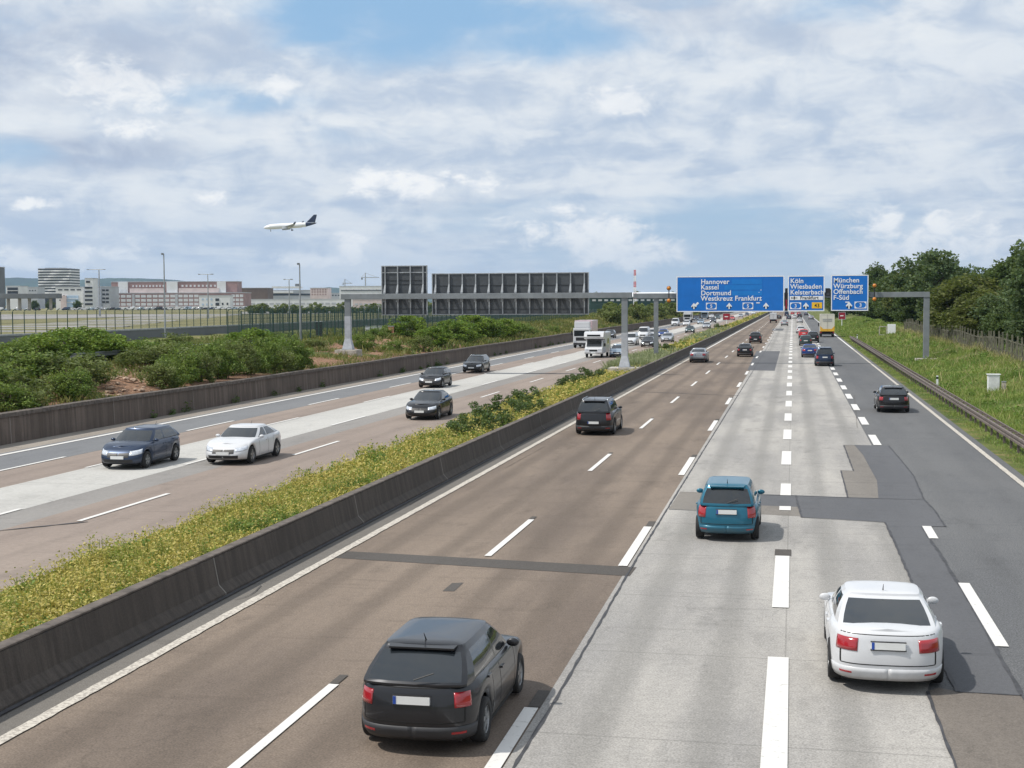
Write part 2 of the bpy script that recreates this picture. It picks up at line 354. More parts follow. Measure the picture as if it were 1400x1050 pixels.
def mk_leaf(name, cols, pscale=0.35, trans=0.35, thr=(0.42, 0.58), var=0.28):
    # cols: base a, base b by patches; light c by leaf
    m = bpy.data.materials.new(name); m.use_nodes = True; t = NT(m.node_tree); t.n.clear(); MATS[name] = m
    o = t.add('ShaderNodeOutputMaterial'); oc = t.add('ShaderNodeTexCoord').outputs['Object']
    ri = t.add('ShaderNodeNewGeometry').outputs['Random Per Island']
    oi = t.add('ShaderNodeObjectInfo').outputs['Random']
    n = t.noise(t.vm('ADD', oc, t.comb(t.m('MULTIPLY', oi, 50.0), 0, 0)), pscale, 5, 0.6)
    c = t.mix(t.sm(n, thr[0], thr[1]), cols[0], cols[1])
    c = t.mix(t.m('MULTIPLY', t.sm(ri, 0.62, 1.0), 0.75), c, cols[2])
    c = t.vm('SCALE', c, scale=t.sm(t.m('FRACT', t.m('MULTIPLY', ri, 7.31)), 0.0, 1.0, 1-var, 1+var))
    d = t.add('ShaderNodeBsdfPrincipled'); t.put(d.inputs['Base Color'], c); d.inputs['Roughness'].default_value = 0.6; d.inputs['Specular IOR Level'].default_value = 0.3
    tr = t.add('ShaderNodeBsdfTranslucent'); t.put(tr.inputs['Color'], t.mix(0.5, c, (0.20, 0.26, 0.04)))
    mx = t.add('ShaderNodeMixShader'); mx.inputs[0].default_value = trans
    t.l.new(d.outputs[0], mx.inputs[1]); t.l.new(tr.outputs[0], mx.inputs[2]); t.l.new(mx.outputs[0], o.inputs[0])
    return m
L_MED = mk_leaf('median_flowers', ((0.25, 0.30, 0.05), (0.50, 0.42, 0.11), (0.60, 0.51, 0.22)), 1.1, 0.3, (0.38, 0.52), 0.16)
L_MEDG = mk_leaf('median_herbs', ((0.10, 0.19, 0.03), (0.16, 0.25, 0.045), (0.24, 0.31, 0.08)), 0.8)
L_GRASS = mk_leaf('long_grass', ((0.13, 0.23, 0.04), (0.24, 0.32, 0.07), (0.42, 0.41, 0.17)), 0.22, 0.35, (0.38, 0.6))
L_LVERGE = mk_leaf('verge_weeds', ((0.07, 0.115, 0.025), (0.20, 0.20, 0.06), (0.33, 0.27, 0.12)), 0.2)
L_PALEG = mk_leaf('pale_grass', ((0.24, 0.29, 0.13), (0.34, 0.37, 0.21), (0.46, 0.45, 0.33)), 0.5, 0.3)
L_STRAW = mk_leaf('straw_stalks', ((0.30, 0.29, 0.12), (0.42, 0.36, 0.17), (0.52, 0.44, 0.24)), 0.5, 0.3)
L_SHR = mk_leaf('dark_shrub', ((0.05, 0.09, 0.03), (0.08, 0.13, 0.04), (0.13, 0.18, 0.07)), 0.9)
L_BUSH = mk_leaf('bush_leaves', ((0.095, 0.165, 0.028), (0.165, 0.235, 0.045), (0.26, 0.32, 0.09)), 0.5)
L_BUSHD = mk_leaf('dusky_bush_leaves', ((0.095, 0.135, 0.035), (0.155, 0.19, 0.055), (0.25, 0.27, 0.11)), 0.5)
L_BRIGHT = mk_leaf('bright_bush_leaves', ((0.085, 0.165, 0.018), (0.16, 0.25, 0.03), (0.23, 0.28, 0.06)), 0.5)
L_TREE = mk_leaf('tree_leaves', ((0.045, 0.08, 0.022), (0.075, 0.12, 0.035), (0.13, 0.17, 0.06)), 0.4)
L_TREE2 = mk_leaf('grey_green_tree_leaves', ((0.065, 0.11, 0.045), (0.10, 0.15, 0.065), (0.17, 0.21, 0.10)), 0.4)
L_TREE3 = mk_leaf('olive_tree_leaves', ((0.07, 0.09, 0.02), (0.115, 0.13, 0.032), (0.17, 0.18, 0.055)), 0.4)
M_BARK = plain('bark', (0.10, 0.075, 0.055), 0.95, var=0.35, scale=8)
M_STEEL = plain('galvanised_steel', (0.33, 0.35, 0.37), 0.55, 0.25, var=0.15, scale=2)
M_STEELD = plain('dull_grey_beam', (0.215, 0.235, 0.25), 0.6, 0.15, var=0.12, scale=1.2)
M_STEELP = plain('pale_post_base', (0.42, 0.44, 0.48), 0.6, 0.1, var=0.12)
M_PANELB = plain('dark_sign_back', (0.075, 0.083, 0.092), 0.6, 0.2, var=0.12, scale=1.5)
M_RUST = plain('weathered_rail_steel', (0.17, 0.14, 0.125), 0.65, 0.35, var=0.3, scale=5)
M_BLUE = plain('sign_blue', (0.0, 0.155, 0.56), 0.5, var=0.05, scale=1)
M_BLUE2 = plain('sign_blue_strip', (0.0, 0.19, 0.60), 0.5, var=0.05, scale=1)
M_WHITE = plain('sign_white', (0.82, 0.84, 0.86), 0.5, var=0.03)
M_YEL = plain('sign_yellow', (0.85, 0.50, 0.02), 0.5, var=0.04)
M_BLK = plain('black_plastic', (0.018, 0.018, 0.02), 0.5, var=0.1)
M_ORANGE = plain('orange_lamp_glass', (0.55, 0.20, 0.02), 0.3, var=0.1)
M_REDS = plain('dark_red_panel', (0.30, 0.012, 0.03), 0.5, var=0.15)
M_GREENP = plain('green_fence_paint', (0.018, 0.055, 0.045), 0.6, var=0.2)
M_GRNMESH = plain('fence_wire', (0.02, 0.06, 0.05), 0.6, var=0.2)
M_WOOD = plain('silvery_wood', (0.125, 0.12, 0.085), 0.9, var=0.45, scale=2.5)
M_CONCP = plain('plinth_concrete', (0.40, 0.37, 0.33), 0.9, var=0.3, scale=3)
M_TYRE = plain('tyre_rubber', (0.018, 0.018, 0.019), 0.85, var=0.15)
M_RIM = plain('alloy_rim', (0.30, 0.31, 0.32), 0.35, 0.7, var=0.08)
M_UNDER = plain('underbody', (0.012, 0.012, 0.012), 0.9, var=0.1)
M_PLATE = plain('number_plate_white', (0.72, 0.73, 0.72), 0.4, var=0.03)
M_TAIL = plain('tail_light_red', (0.34, 0.012, 0.02), 0.15, var=0.1, coat=1.0)
M_HEAD = plain('headlight_glass', (0.62, 0.66, 0.72), 0.12, 0.3, var=0.15, scale=9, coat=1.0)
M_PLAST = plain('grey_trim_plastic', (0.035, 0.036, 0.04), 0.55, var=0.1)
M_DIRT = plain('road_grit', (0.10, 0.085, 0.07), 0.95, var=0.4, scale=3)
M_SEAM = plain('panel_gap', (0.008, 0.008, 0.008), 0.8, var=0.05)
M_CHROME = plain('chrome_trim', (0.55, 0.57, 0.6), 0.2, 0.9, var=0.05)
def mk_glass():
    m, t, b = newmat('car_glass'); b.inputs['Base Color'].default_value = (0.018, 0.022, 0.026, 1)
    oc = t.add('ShaderNodeTexCoord').outputs['Object']
    t.put(b.inputs['Roughness'], t.sm(t.noise(oc, 5, 4), 0.3, 0.7, 0.04, 0.12)); b.inputs['Coat Weight'].default_value = 0.4
    b.inputs['Specular IOR Level'].default_value = 0.7
    return m
M_GLASS = mk_glass()
# ------------------------------------------------------------ terrain and roads
K = 0.981*H
XE = -1.81*K           # left edge line of the near carriageway
XA, XB, XC, XD, XF = -1.197*K, -0.617*K, -0.034*K, 0.60*K, 1.255*K   # lane lines, right edge line
BX = -1.935*K          # barrier foot
MED0 = -16.6           # far edge of the median
WALLX = -34.6
def LX(px, py): return G(px, py)[0]
L5 = LX(0, 623); L4 = LX(0, 644); L3 = LX(271.5, 603.5); L2 = LX(105, 675.5); L1 = LX(108, 713)
TH = [(-12000, 2.7), (-2500, 2.7), (-800, 2.7), (-200, 2.7), (-89, 2.7), (-67, 2.65), (-60, 2.45), (-52, 2.5), (-46, 2.4), (-43, 2.2), (-40, 1.75), (-37.5, 1.4), (-35.05, 1.2), (-35.0, -0.3), (-20, -0.02), (-17, -0.02), (-15, 0.12), (-13.4, 0.25), (-12.9, 0.25), (-12.6, -0.02), (0, -0.02), (8.4, -0.02), (9.6, 0.0), (11, 0.25), (13.5, 0.5), (17, 1.5), (22, 2.0), (40, 2.4), (200, 3.0), (2500, 3.0), (9000, 3.0)]
def hx(x): return float(np.interp(x, [a for a, b in TH], [b for a, b in TH]))
def ground_mesh():
    xs = []
    for i in range(len(TH)-1):
        a, b = TH[i][0], TH[i+1][0]; n = max(1, int((b-a)/2.0)) if -100 < a < 60 else max(1, min(6, int((b-a)/60)))
        xs += [a+(b-a)*k/n for k in range(n)]
    xs.append(TH[-1][0])
    ys = list(np.arange(-40, 420, 4.0))+list(np.arange(420, 1200, 40.0))+[1200, 1600, 2200, 3200, 5000, 7000, 9000, 12500]
    vs = []
    for y in ys:
        for x in xs:
            z = hx(x)
            if z > 0.1 or x > 9.6:
                w = 0.10 if x > -100 else 0.0
                z += w*(math.sin(x*0.9+y*0.31)+math.sin(y*0.17-x*0.5)+math.sin(y*0.71+x*0.23))*min(1, abs(z))
            vs.append((x, y, z))
    nx = len(xs); fs = [(j*nx+i, j*nx+i+1, (j+1)*nx+i+1, (j+1)*nx+i) for j in range(len(ys)-1) for i in range(nx-1)]
    return pymesh('ground', vs, fs, M_GROUND, True)
tag(meshobj('ground', ground_mesh()), kind='structure')
RY0, RY1 = 8.0, 900.0
def strip(name, x0, x1, z, mat, y0=RY0, y1=RY1):
    ys = [y0+(y1-y0)*k/30 for k in range(31)]
    vs = [p for y in ys for p in ((x0, y, z), (x1, y, z))]; fs = [(2*k, 2*k+1, 2*k+3, 2*k+2) for k in range(30)]
    return tag(meshobj(name, pymesh(name, vs, fs, mat)), kind='structure')
strip('shoulder_strip', BX-0.1, XE, 0.0, M_VERGE)
strip('road_brown_lanes', XE, XB, 0.0, M_BROWN)
strip('road_grey_lane', XB, XF+0.42, 0.0, M_ASPH)
def poly(name, pts, z, mat, px=True):
    P = [(*G(a, b, z), z) for a, b in pts] if px else [(a, b, z) for a, b in pts]
    bm = bmesh.new(); vs = [bm.verts.new(p) for p in P]; f = bm.faces.new(vs)
    if f.normal.z < 0: f.normal_flip()
    bm.normal_update(); bmesh.ops.triangulate(bm, faces=[f]); bm.normal_update()
    for f in bm.faces:
        if f.normal.z < 0: f.normal_flip()
    me = bpy.data.meshes.new(name); bm.to_mesh(me); bm.free(); me.materials.append(mat)
    return tag(meshobj(name, me), kind='structure')
# the concrete lanes: straight left edge, right edge with its repairs
right = [G(*p) for p in ((1330, 1120), (1307.8, 1050), (1267.7, 945), (1285, 890), (1262, 835), (1240, 780), (1225, 745), (1210, 714))]
right += [(XD-0.28, G(1190, 608)[1]), (XD-0.28, RY1)]
poly('road_concrete_lanes', [(XB, RY1), (XB, RY0)]+[(right[0][0], RY0)]+right, 0.004, M_CONC, px=False)
poly('road_patch_tan', [(1153.6, 608.4), (1172, 608.4), (1189, 636), (1202, 657), (1204, 681), (1158.9, 679.7), (1149.7, 643), (1166.9, 643.6)], 0.008, M_TAN)
poly('road_patch_dark', [(1168, 608.4), (1214.9, 609.3), (1232, 629), (1249, 650), (1256, 668), (1262.9, 682), (1279, 699), (1292.6, 719.7), (1260.6, 719.7), (1272, 738), (1287, 760), (1299.4, 780), (1330, 829), (1352, 870), (1397.5, 950.5),
     (1309, 945.5), (1283, 895), (1265, 838), (1240, 780), (1225, 745), (1210, 714), (1150, 710), (1096, 707), (1088, 677), (1140, 679), (1201, 681), (1199, 657), (1187.4, 636), (1180, 622)], 0.012, M_PATCH)
poly('road_patch_brown', [(1309, 945.5), (1397.5, 950.5), (1455, 1050), (1490, 1120), (1330, 1120), (1307.8, 1050), (1267.7, 945), (1283, 940)], 0.010, M_GREYBR)
poly('road_band_dark', [(1020, 675), (1089, 677), (1093, 693), (1015, 690)], 0.008, M_PATCH)
poly('road_band_tan', [(1012, 690), (1093, 693), (1096, 706), (1004, 701)], 0.007, M_TAN)
poly('road_band_worn', [(930, 672), (1020, 675), (1008, 700), (914, 696)], 0.006, M_TAN)
poly('road_joint_strip', [(457, 762.5), (476.8, 753.6), (870.5, 775.5), (861, 787.7)], 0.006, M_STRIP)
poly('road_patch_small', [(605, 808), (618, 797), (634, 796.4), (621, 808.3)], 0.006, M_STRIP)
poly('road_patch_square', [(1034, 480), (1066.5, 480), (1059, 507), (1022, 506)], 0.008, M_PATCH)
poly('road_patch_far', [(1057, 449), (1072, 449), (1070, 452), (1055, 452)], 0.008, M_PATCH)
for k, (px, py) in enumerate([(700, 541), (970, 541), (780, 530.5)]): pass
def seam(name, pts, w, z, mat=None):     # a narrow ragged dark line
    P = [Vector((*G(a, b, z), 0)) if not isinstance(a, tuple) else a for a, b in pts]; vs = []; Q = []
    for i in range(len(P)-1):
        n = min(400, max(2, int((P[i+1]-P[i]).length/0.3))); Q += [P[i].lerp(P[i+1], k/n) for k in range(n)]
    Q.append(P[-1])
    for i, p in enumerate(Q):
        d = (Q[min(i+1, len(Q)-1)]-Q[max(i-1, 0)]).normalized(); nrm = Vector((-d.y, d.x, 0)); ww = w*(0.6+0.8*rng.random()); off = (rng.random()-0.5)*w*0.35
        vs += [(*(p+nrm*(ww/2+off)).xy, z), (*(p-nrm*(ww/2-off)).xy, z)]
    fs = [(2*k, 2*k+1, 2*k+3, 2*k+2) for k in range(len(Q)-1)]
    return tag(meshobj(name, pymesh(name, vs, fs, mat or M_SEAL_SHADOW)), kind='structure')
M_SEAL_SHADOW = plain('bitumen_seal_and_shadow', (0.045, 0.045, 0.05), 0.7, var=0.3, scale=4)  # dark of the sealed joints, also of the painted gantry shadow
def xy(x, y): return (x, y)
seam('road_seam_or_shadow', [(682, 1080), (741+10, 970.5), (870, 764), (958, 621.5), (1029.5, 507), (1058, 460)], 0.045, 0.016)
seam('road_seam_or_shadow', [(1210, 714), (1225, 745), (1240, 780), (1265, 838), (1283, 895), (1309, 945.5)], 0.06, 0.018)
seam('road_seam_or_shadow', [(1267.7, 945), (1307.8, 1050), (1330, 1115)], 0.05, 0.018)
seam('road_seam_or_shadow', [(1260.6, 719.7), (1272, 738), (1287, 760), (1299.4, 780), (1330, 829), (1352, 870), (1397.5, 950.5), (1440, 1025)], 0.07, 0.018)
seam('road_seam_or_shadow', [(1214.9, 609.3), (1232, 629), (1249, 650), (1262.9, 682), (1279, 699), (1292.6, 719.7)], 0.05, 0.018)
seam('road_seam_or_shadow', [(1309, 945.5), (1397.5, 950.5)], 0.05, 0.018)
seam('road_seam_or_shadow', [(1088, 677), (1096, 707)], 0.06, 0.018)
seam('road_seam_or_shadow', [(1015, 675), (1150, 680), (1262, 683)], 0.05, 0.018)
seam('road_seam_or_shadow', [(1096, 707), (1210, 714)], 0.04, 0.018)
seam('road_seam_or_shadow', [(1158.9, 679.7), (1149.7, 643), (1166.9, 643.6), (1153.6, 608.4), (1190, 608.4)], 0.05, 0.018)
seam('road_seam_or_shadow', [(914, 696), (1008, 700)], 0.05, 0.016)
seam('road_seam_or_shadow', [(840, 534), (1012, 541)], 0.12, 0.016)
seam('road_seam_or_shadow', [(120, 713), (0, 725), (-60, 738)], 0.10, 0.016)
seam('road_seam_or_shadow', [(640, 510.5), (700, 511), (760, 510.5)], 0.35, 0.016)  # cast shadow of the far gantry, painted on the road as a dark strip
for pts, w_ in (([(1168, 540), (1172, 585)], 0.02), ([(560, 690), (590, 672), (640, 646)], 0.02), ([(690, 640), (745, 610)], 0.02)):
    seam('road_seam_or_shadow', pts, w_, 0.0165, M_DIRT)
# left carriageway
strip('gutter', WALLX+0.02, L5-0.45, 0.0, M_GUTTER)
strip('hard_shoulder', L5-0.45, L4+0.1, 0.004, M_LGREY)
strip('road_reddish_lane', L4+0.1, L3+0.0, 0.0, M_LBROWN)
strip('road_pale_lane', L3, L2+0.1, 0.004, M_LCONC)
xs_ = LX(0, 725)
strip('road_slurry_strip', L2+0.1, xs_, 0.0, M_LSLUR)
strip('road_reddish_inner_lane', xs_, MED0+0.1, 0.0, M_LBROWN)
# distant bend filler: road runs on past the end as asphalt
strip('road_far', -36, 9, -0.012, M_LSLUR, 880, 3500)

# markings
def line(x, w, y0, y1, mat=M_LINE, z=0.020, name='lane_line', jag=0.0):
    n = max(1, int((y1-y0)/(0.25 if jag else 60))); n = min(n, 1200)
    vs = []
    for k in range(n+1):
        y = y0+(y1-y0)*k/n; a = (rng.random()-0.5)*jag; b = (rng.random()-0.5)*jag
        vs += [(x-w/2+a, y, z), (x+w/2+b, y, z)]
    return vs, [(2*k, 2*k+1, 2*k+3, 2*k+2) for k in range(n)]
def lines(name, segs, mat=M_LINE, jag=0.0, z=0.020):
    mb = MB()
    for s in segs: vs, fs = line(*s, jag=jag, z=z); mb.raw(vs, fs)
    return tag(mb.build(name, mat), kind='structure')
def dashes(x, w, y0, period=18.0, ln=6.0, ymin=10, ymax=880):
    k0 = int((ymin-y0)//period); out = []
    y = y0+k0*period
    while y < ymax:
        out.append((x, w, max(y, ymin), y+ln)); y += period
    return out
lines('edge_line_inner', [(XE, 0.22, 10, 190)], M_RUM, jag=0.022)
lines('edge_line_inner_far', [(XE, 0.22, 190, 880)])
lines('edge_line_outer', [(XF, 0.20, 10, 190)], M_RUM, jag=0.018)
lines('edge_line_outer_far', [(XF, 0.22, 190, 880)])
yA = G(666, 761)[1]; yB = G(862, 775)[1]; yC = G(1073, 832)[1]; yD = G(1371, 885)[1]
lines('lane_dashes', dashes(XA, 0.17, yA))
lines('lane_dashes', dashes(XB-0.13, 0.22, yB))
yc1 = G(1069, 900)[1]; yc2 = G(1078, 678)[1]; yc3 = G(1078, 662)[1]
segC = [(XC, 0.36, 14, yc1), (XC, 0.34, yC, G(1073, 761)[1]), (XC+0.02, 0.34, G(1077, 698.5)[1], G(1077, 693)[1]), (XC+0.02, 0.34, yc2, yc3)]
y = G(1079, 636)[1]
while y < 880:
    segC.append((XC, 0.38, y, y+5.0)); y += 10.2
lines('block_dashes', segC, z=0.022)
segD = [(G(1346, 845)[0], 0.24, yD, G(1316, 798)[1]), (G(1272, 729)[0], 0.24, G(1280, 737)[1], G(1264, 720)[1])]
y = G(1199, 609)[1]; segD.append((XD-0.03, 0.34, y, G(1190, 595)[1]))
y = G(1185, 581)[1]
while y < 700: segD.append((XD-0.03, 0.36, y, y+4.8)); y += 9.8
lines('block_dashes', segD)
lines('shoulder_line', [(L5, 0.28, 20, 880)])
lines('lane_dashes', dashes(L4, 0.17, G(420, 553.7)[1]))
lines('lane_dashes', dashes(L3, 0.15, G(124, 640)[1], ymin=40))
lines('lane_dashes', dashes(L2, 0.17, G(105, 675.5)[1]-9.5))
lines('lane_dashes', dashes(L1, 0.17, G(108, 713)[1], ymin=20))
# black marks where the dashes were blanked out
segM = [(x, w, s[2]-1.2, s[2]-0.1) for (x, w, lst) in ((XA-0.03, 0.18, dashes(XA, 0.17, yA, ymax=140)),) for s in []]
segM = [(XA-0.02, 0.15, s[3]+0.05, s[3]+0.6) for s in dashes(XA, 0.17, yA, ymax=120)]+[(XB-0.10, 0.20, s[3]+0.05, s[3]+1.0) for s in dashes(XB, 0.2, yB, ymax=120)]
segM += [(XC+0.01, 0.40, G(1075, 761)[1]+0.05, G(1075, 752)[1])]
lines('blanked_marks', segM, M_STRIP, z=0.017)
# skid mark and crack beside the barrier
seam('skid_mark', [(321, 819.5), (333, 816.5), (342, 813), (350, 807.5), (357, 800)], 0.022, 0.02)

# ------------------------------------------------------------ barrier and wall
def profile_wall(name, prof, y0, y1, mat, label, cat, step=10.0, ripple=0.0):
    ys = list(np.arange(y0, min(y1, 500), step))+list(np.arange(min(y1, 500), y1+1, 60.0)); n = len(prof); vs = []; fs = []
    for j, y in enumerate(ys):
        for (x, z) in prof: vs.append((x, y, z+(math.sin(y*0.21)*ripple if z > 0.5 else 0)))
    for j in range(len(ys)-1):
        for i in range(n-1): fs.append((j*n+i, (j+1)*n+i, (j+1)*n+i+1, j*n+i+1))
    fs.append(tuple(range(n))); fs.append(tuple((len(ys)-1)*n+i for i in range(n))[::-1])
    return tag(meshobj(name, pymesh(name, vs, fs, mat)), label, cat)
b0 = BX
bar = profile_wall('concrete_barrier', [(b0, -0.05), (b0, 0.07), (b0-0.16, 0.24), (b0-0.27, 0.82), (b0-0.30, 0.84)], 6, 900, M_BARR, 'long dark stained concrete barrier between the brown lanes and the flowering median', 'barrier')
profile = [(b0-0.30, 0.845), (b0-0.262, 0.845), (b0-0.262, 0.875), (b0-0.29, 0.885), (b0-0.50, 0.885), (b0-0.52, 0.86), (b0-0.62, -0.05)]
cap = profile_wall('coping', profile, 6, 900, M_COPE, None, None); cap.parent = bar
ft = profile_wall('foot_joint', [(b0+0.10, 0.022), (b0+0.10, 0.03), (b0-0.0, 0.03)], 6, 300, M_SEAL_SHADOW, None, None); ft.parent = bar
wx = WALLX
wl = profile_wall('retaining_wall', [(wx, -0.05), (wx-0.06, 1.22), (wx-0.3, 1.22)], 6, 900, M_WALL, 'brown stained concrete retaining wall along the far hard shoulder', 'wall', ripple=0.02)
cp = profile_wall('coping', [(wx+0.03, 1.225), (wx+0.03, 1.40), (wx-0.02, 1.42), (wx-0.35, 1.42), (wx-0.37, 1.1)], 6, 900, M_COPE, None, None, ripple=0.02); cp.parent = wl

# ------------------------------------------------------------ guard rails
def w_rail(name, x, y0, y1, zf, label, side=-1, mat=M_RUST, spacing=2.0, top=0.75, arms=True):
    t_ = thing(name, label, 'guard rail', (x, y0, 0))
    prof = [(0, -0.16), (0.05, -0.13), (0.05, -0.06), (0.0, -0.03), (0.0, 0.03), (0.05, 0.06), (0.05, 0.13), (0, 0.16)]
    ys = np.arange(0, y1-y0+0.1, 4.0); vs = []; n = len(prof)
    for yy in ys:
        for (a, b) in prof: vs.append((side*a, yy, top-0.16+b+zf(x)))
    fs = [(j*n+i, (j+1)*n+i, (j+1)*n+i+1, j*n+i+1) for j in range(len(ys)-1) for i in range(n-1)]
    rl = meshobj('rail', pymesh('rail', vs, fs, mat), t_)
    sm_ = rl.modifiers.new('thick', 'SOLIDIFY'); sm_.thickness = 0.012
    pm = MB().box(-0.05, 0.05, -0.04, 0.04, -0.1, top-0.02, bev=0).box(0.05, 0.42, -0.05, 0.05, top-0.2, top-0.13).mesh('post', mat) if arms else MB().box(-0.05, 0.05, -0.05, 0.05, -0.1, top-0.02).mesh('post', mat)
    k = 0; yy = 1.0
    cnt = 0
    while yy < y1-y0 and cnt < 98:
        p = meshobj('post', pm, t_); p.location = (0.12 if side < 0 else -0.12, yy, zf(x)); yy += spacing; cnt += 1
    if arms:
        mb = MB().box(0.45, 0.51, 0, y1-y0, top-0.22+zf(x), top-0.10+zf(x)); mb.build('rear_rail', mat, t_)
    return t_
w_rail('guard_rail', 9.0, 50, 235, hx, 'weathered steel guard rail with short cross arms along the right verge')
w_rail('guard_rail', -45.5, 84, 124, hx, 'plain steel guard rail half hidden in the bushes of the left bank', side=1, mat=M_STEELD, spacing=4, arms=False)

# ------------------------------------------------------------ gantries
def loft_post(w0, w1, h, zs):      # square post with flared foot
    mb = MB(); vs = []; fs = []
    for (z, w) in zs:
        vs += [(-w/2, -w/2*0.8, z), (w/2, -w/2*0.8, z), (w/2, w/2*0.8, z), (-w/2, w/2*0.8, z)]
    for i in range(len(zs)-1):
        for k in range(4): fs.append((4*i+k, 4*i+(k+1) % 4, 4*i+4+(k+1) % 4, 4*i+4+k))
    fs.append((3, 2, 1, 0)); m_ = 4*(len(zs)-1); fs.append((m_, m_+1, m_+2, m_+3))
    return mb.raw(vs, fs)
def yplane(px, py, Y):               # point of the photo on the upright plane at distance Y
    d = ray(px, py); t_ = Y/d.y; return Vector((d.x*t_, Y, H+d.z*t_))
YA, YB = 121.0, 145.0
ga = thing('sign_gantry', 'grey steel gantry over the far carriageway carrying two signs seen from behind', 'gantry', (WALLX, YA, 0))
def beam(par, x0, x1, z0, z1, Y, d=0.55, mat=M_STEELD, name='beam', ox=0.0):
    return MB().box(x0-ox, x1-ox, -d/2, d/2, z0, z1, bev=0.03).build(name, mat, par)
zA1 = yplane(640, 401, YA).z; zA0 = yplane(640, 408.5, YA).z
xAl = yplane(467, 405, YA).x; xAr = yplane(864, 405, YA).x
beam(ga, xAl, xAr, zA0, zA1, YA, ox=WALLX)
pAx = yplane(476, 450, YA).x; pAr = yplane(854, 450, YA).x
plz = 2.15
pl = MB().box(-1.0, 1.0, -0.9, 0.9, 0.9, plz, bev=0.05).build('plinth', M_CONCP, ga); pl.location = (pAx-WALLX, 0, 0)
def post(par, x, z0, z1, w=0.62, flare=True, ox=0.0, Y=0.0):
    zs = [(z0, w*1.75), (z0+0.10, w*1.7), (z0+0.9, w), (z1, w)] if flare else [(z0, w), (z1, w)]
    p = loft_post(0, 0, 0, zs).build('post', M_STEELD, par); p.location = (x-ox, Y, 0)
    if flare:
        q = loft_post(0, 0, 0, [(z0+0.005, w*1.75+0.03), (z0+0.10, w*1.7+0.03), (z0+0.9, w+0.03), (z0+2.9, w+0.03)]).build('pale_coating', M_STEELP, p)
        MB().box(-w, w, -w, w, z0-0.06, z0, bev=0.01).build('base_plate', M_STEEL, p)
    return p
post(ga, pAx, plz+0.06, zA0, w=0.50, ox=WALLX); post(ga, pAr, 0.75, zA0, w=0.50, ox=WALLX)
MB().box(-1.3, 1.3, -1.2, 1.2, 0.1, 0.69, bev=0.05).build('plinth', M_CONCP, ga).location = (pAr-WALLX, 0, 0)
gb = thing('sign_gantry', 'grey steel gantry over the near carriageway carrying three blue signs', 'gantry', (13.4, YB, 0))
zB1 = yplane(900, 401, YB).z; zB0 = yplane(900, 408, YB).z
xBl = yplane(866, 404, YB).x; xBr = yplane(1271, 400, YB).x
beam(gb, xBl, xBr, zB0, zB1, YB, ox=13.4)
pBl = yplane(897, 440, YB).x; pBr = yplane(1266.5, 440, YB).x
post(gb, pBl, 0.2, zB0, w=0.45, flare=False, ox=13.4); post(gb, pBr, hx(pBr)+0.15, zB0, w=0.55, flare=False, ox=13.4)
MB().box(-1.0, 1.0, -0.7, 0.7, -0.1, 0.17, bev=0.03).build('plinth', M_CONCP, gb).location = (pBr-13.4, 0, hx(pBr))
for px in (930, 965, 1000, 1035, 1066, 1086, 1120, 1146, 1180):
    X = yplane(px, 400, YB).x; MB().box(X-13.4-0.06, X-13.4+0.06, -0.5, -0.28, zB0-1.2, zB1+1.5).build('sign_bracket', M_STEEL, gb)

def text(body, size, mat, x, y, z, parent, name='lettering', align='LEFT', bold=0.008):
    cu = bpy.data.curves.new(name, 'FONT'); cu.body = body; cu.size = size; cu.align_x = align; cu.offset = bold*size/0.5; cu.extrude = 0.004; cu.space_character = 1.04
    o = bpy.data.objects.new(name, cu); COL.objects.link(o)
    dg = bpy.context.evaluated_depsgraph_get(); me = bpy.data.meshes.new_from_object(o.evaluated_get(dg)); bpy.data.objects.remove(o); bpy.data.curves.remove(cu)
    me.transform(Matrix.Translation((x, y, z)) @ Matrix.Rotation(R(90), 4, 'X')); me.materials.clear(); me.materials.append(mat)
    return meshobj(name, me, parent)
def arrow_mb(cx, cz, h, tilt=0.0, y0=-0.02, y1=0.0):
    pts = [(-0.11, -0.5), (0.11, -0.5), (0.11, 0.02), (0.34, -0.20), (0.46, -0.07), (0.0, 0.5), (-0.46, -0.07), (-0.34, -0.20), (-0.11, 0.02)]
    mb = MB(); P = [(cx+(a*math.cos(tilt)+b*math.sin(tilt))*h, cz+(-a*math.sin(tilt)+b*math.cos(tilt))*h) for a, b in pts]; n = len(P)
    bm = bmesh.new(); vs = [bm.verts.new((a, y0, b)) for a, b in P]; bm.faces.new(vs); bmesh.ops.triangulate(bm, faces=bm.faces[:]); bm.verts.index_update()
    return mb.raw([q.co.copy() for q in bm.verts], [[q.index for q in f.verts] for f in bm.faces])
def frame_mb(x0, x1, z0, z1, w, y0, y1):
    return MB().box(x0, x1, y0, y1, z1-w, z1).box(x0, x1, y0, y1, z0, z0+w).box(x0, x0+w, y0, y1, z0+w, z1-w).box(x1-w, x1, y0, y1, z0+w, z1-w)
def sign(px0, px1, py0, py1, Y, label, name='direction_sign'):
    a = yplane(px0, py0, Y); b = yplane(px1, py1, Y); c = yplane(px0, py1, Y)
    t_ = thing(name, label, 'road sign', (a.x, Y, c.z), group='direction signs on the near gantry'); w = b.x-a.x; h = a.z-c.z
    MB().box(0, w, 0, 0.08, 0, h, bev=0.02).build('panel', M_BLUE, t_)
    frame_mb(0, w, 0, h, 0.09, -0.012, -0.002).build('border', M_WHITE, t_)
    s = w/(px1-px0)
    return t_, w, h, s
YS = YB-0.55
def arrow_part(t_, cx, cz, h, tilt=0): arrow_mb(cx, cz, h, tilt).build('arrow', M_WHITE, t_)
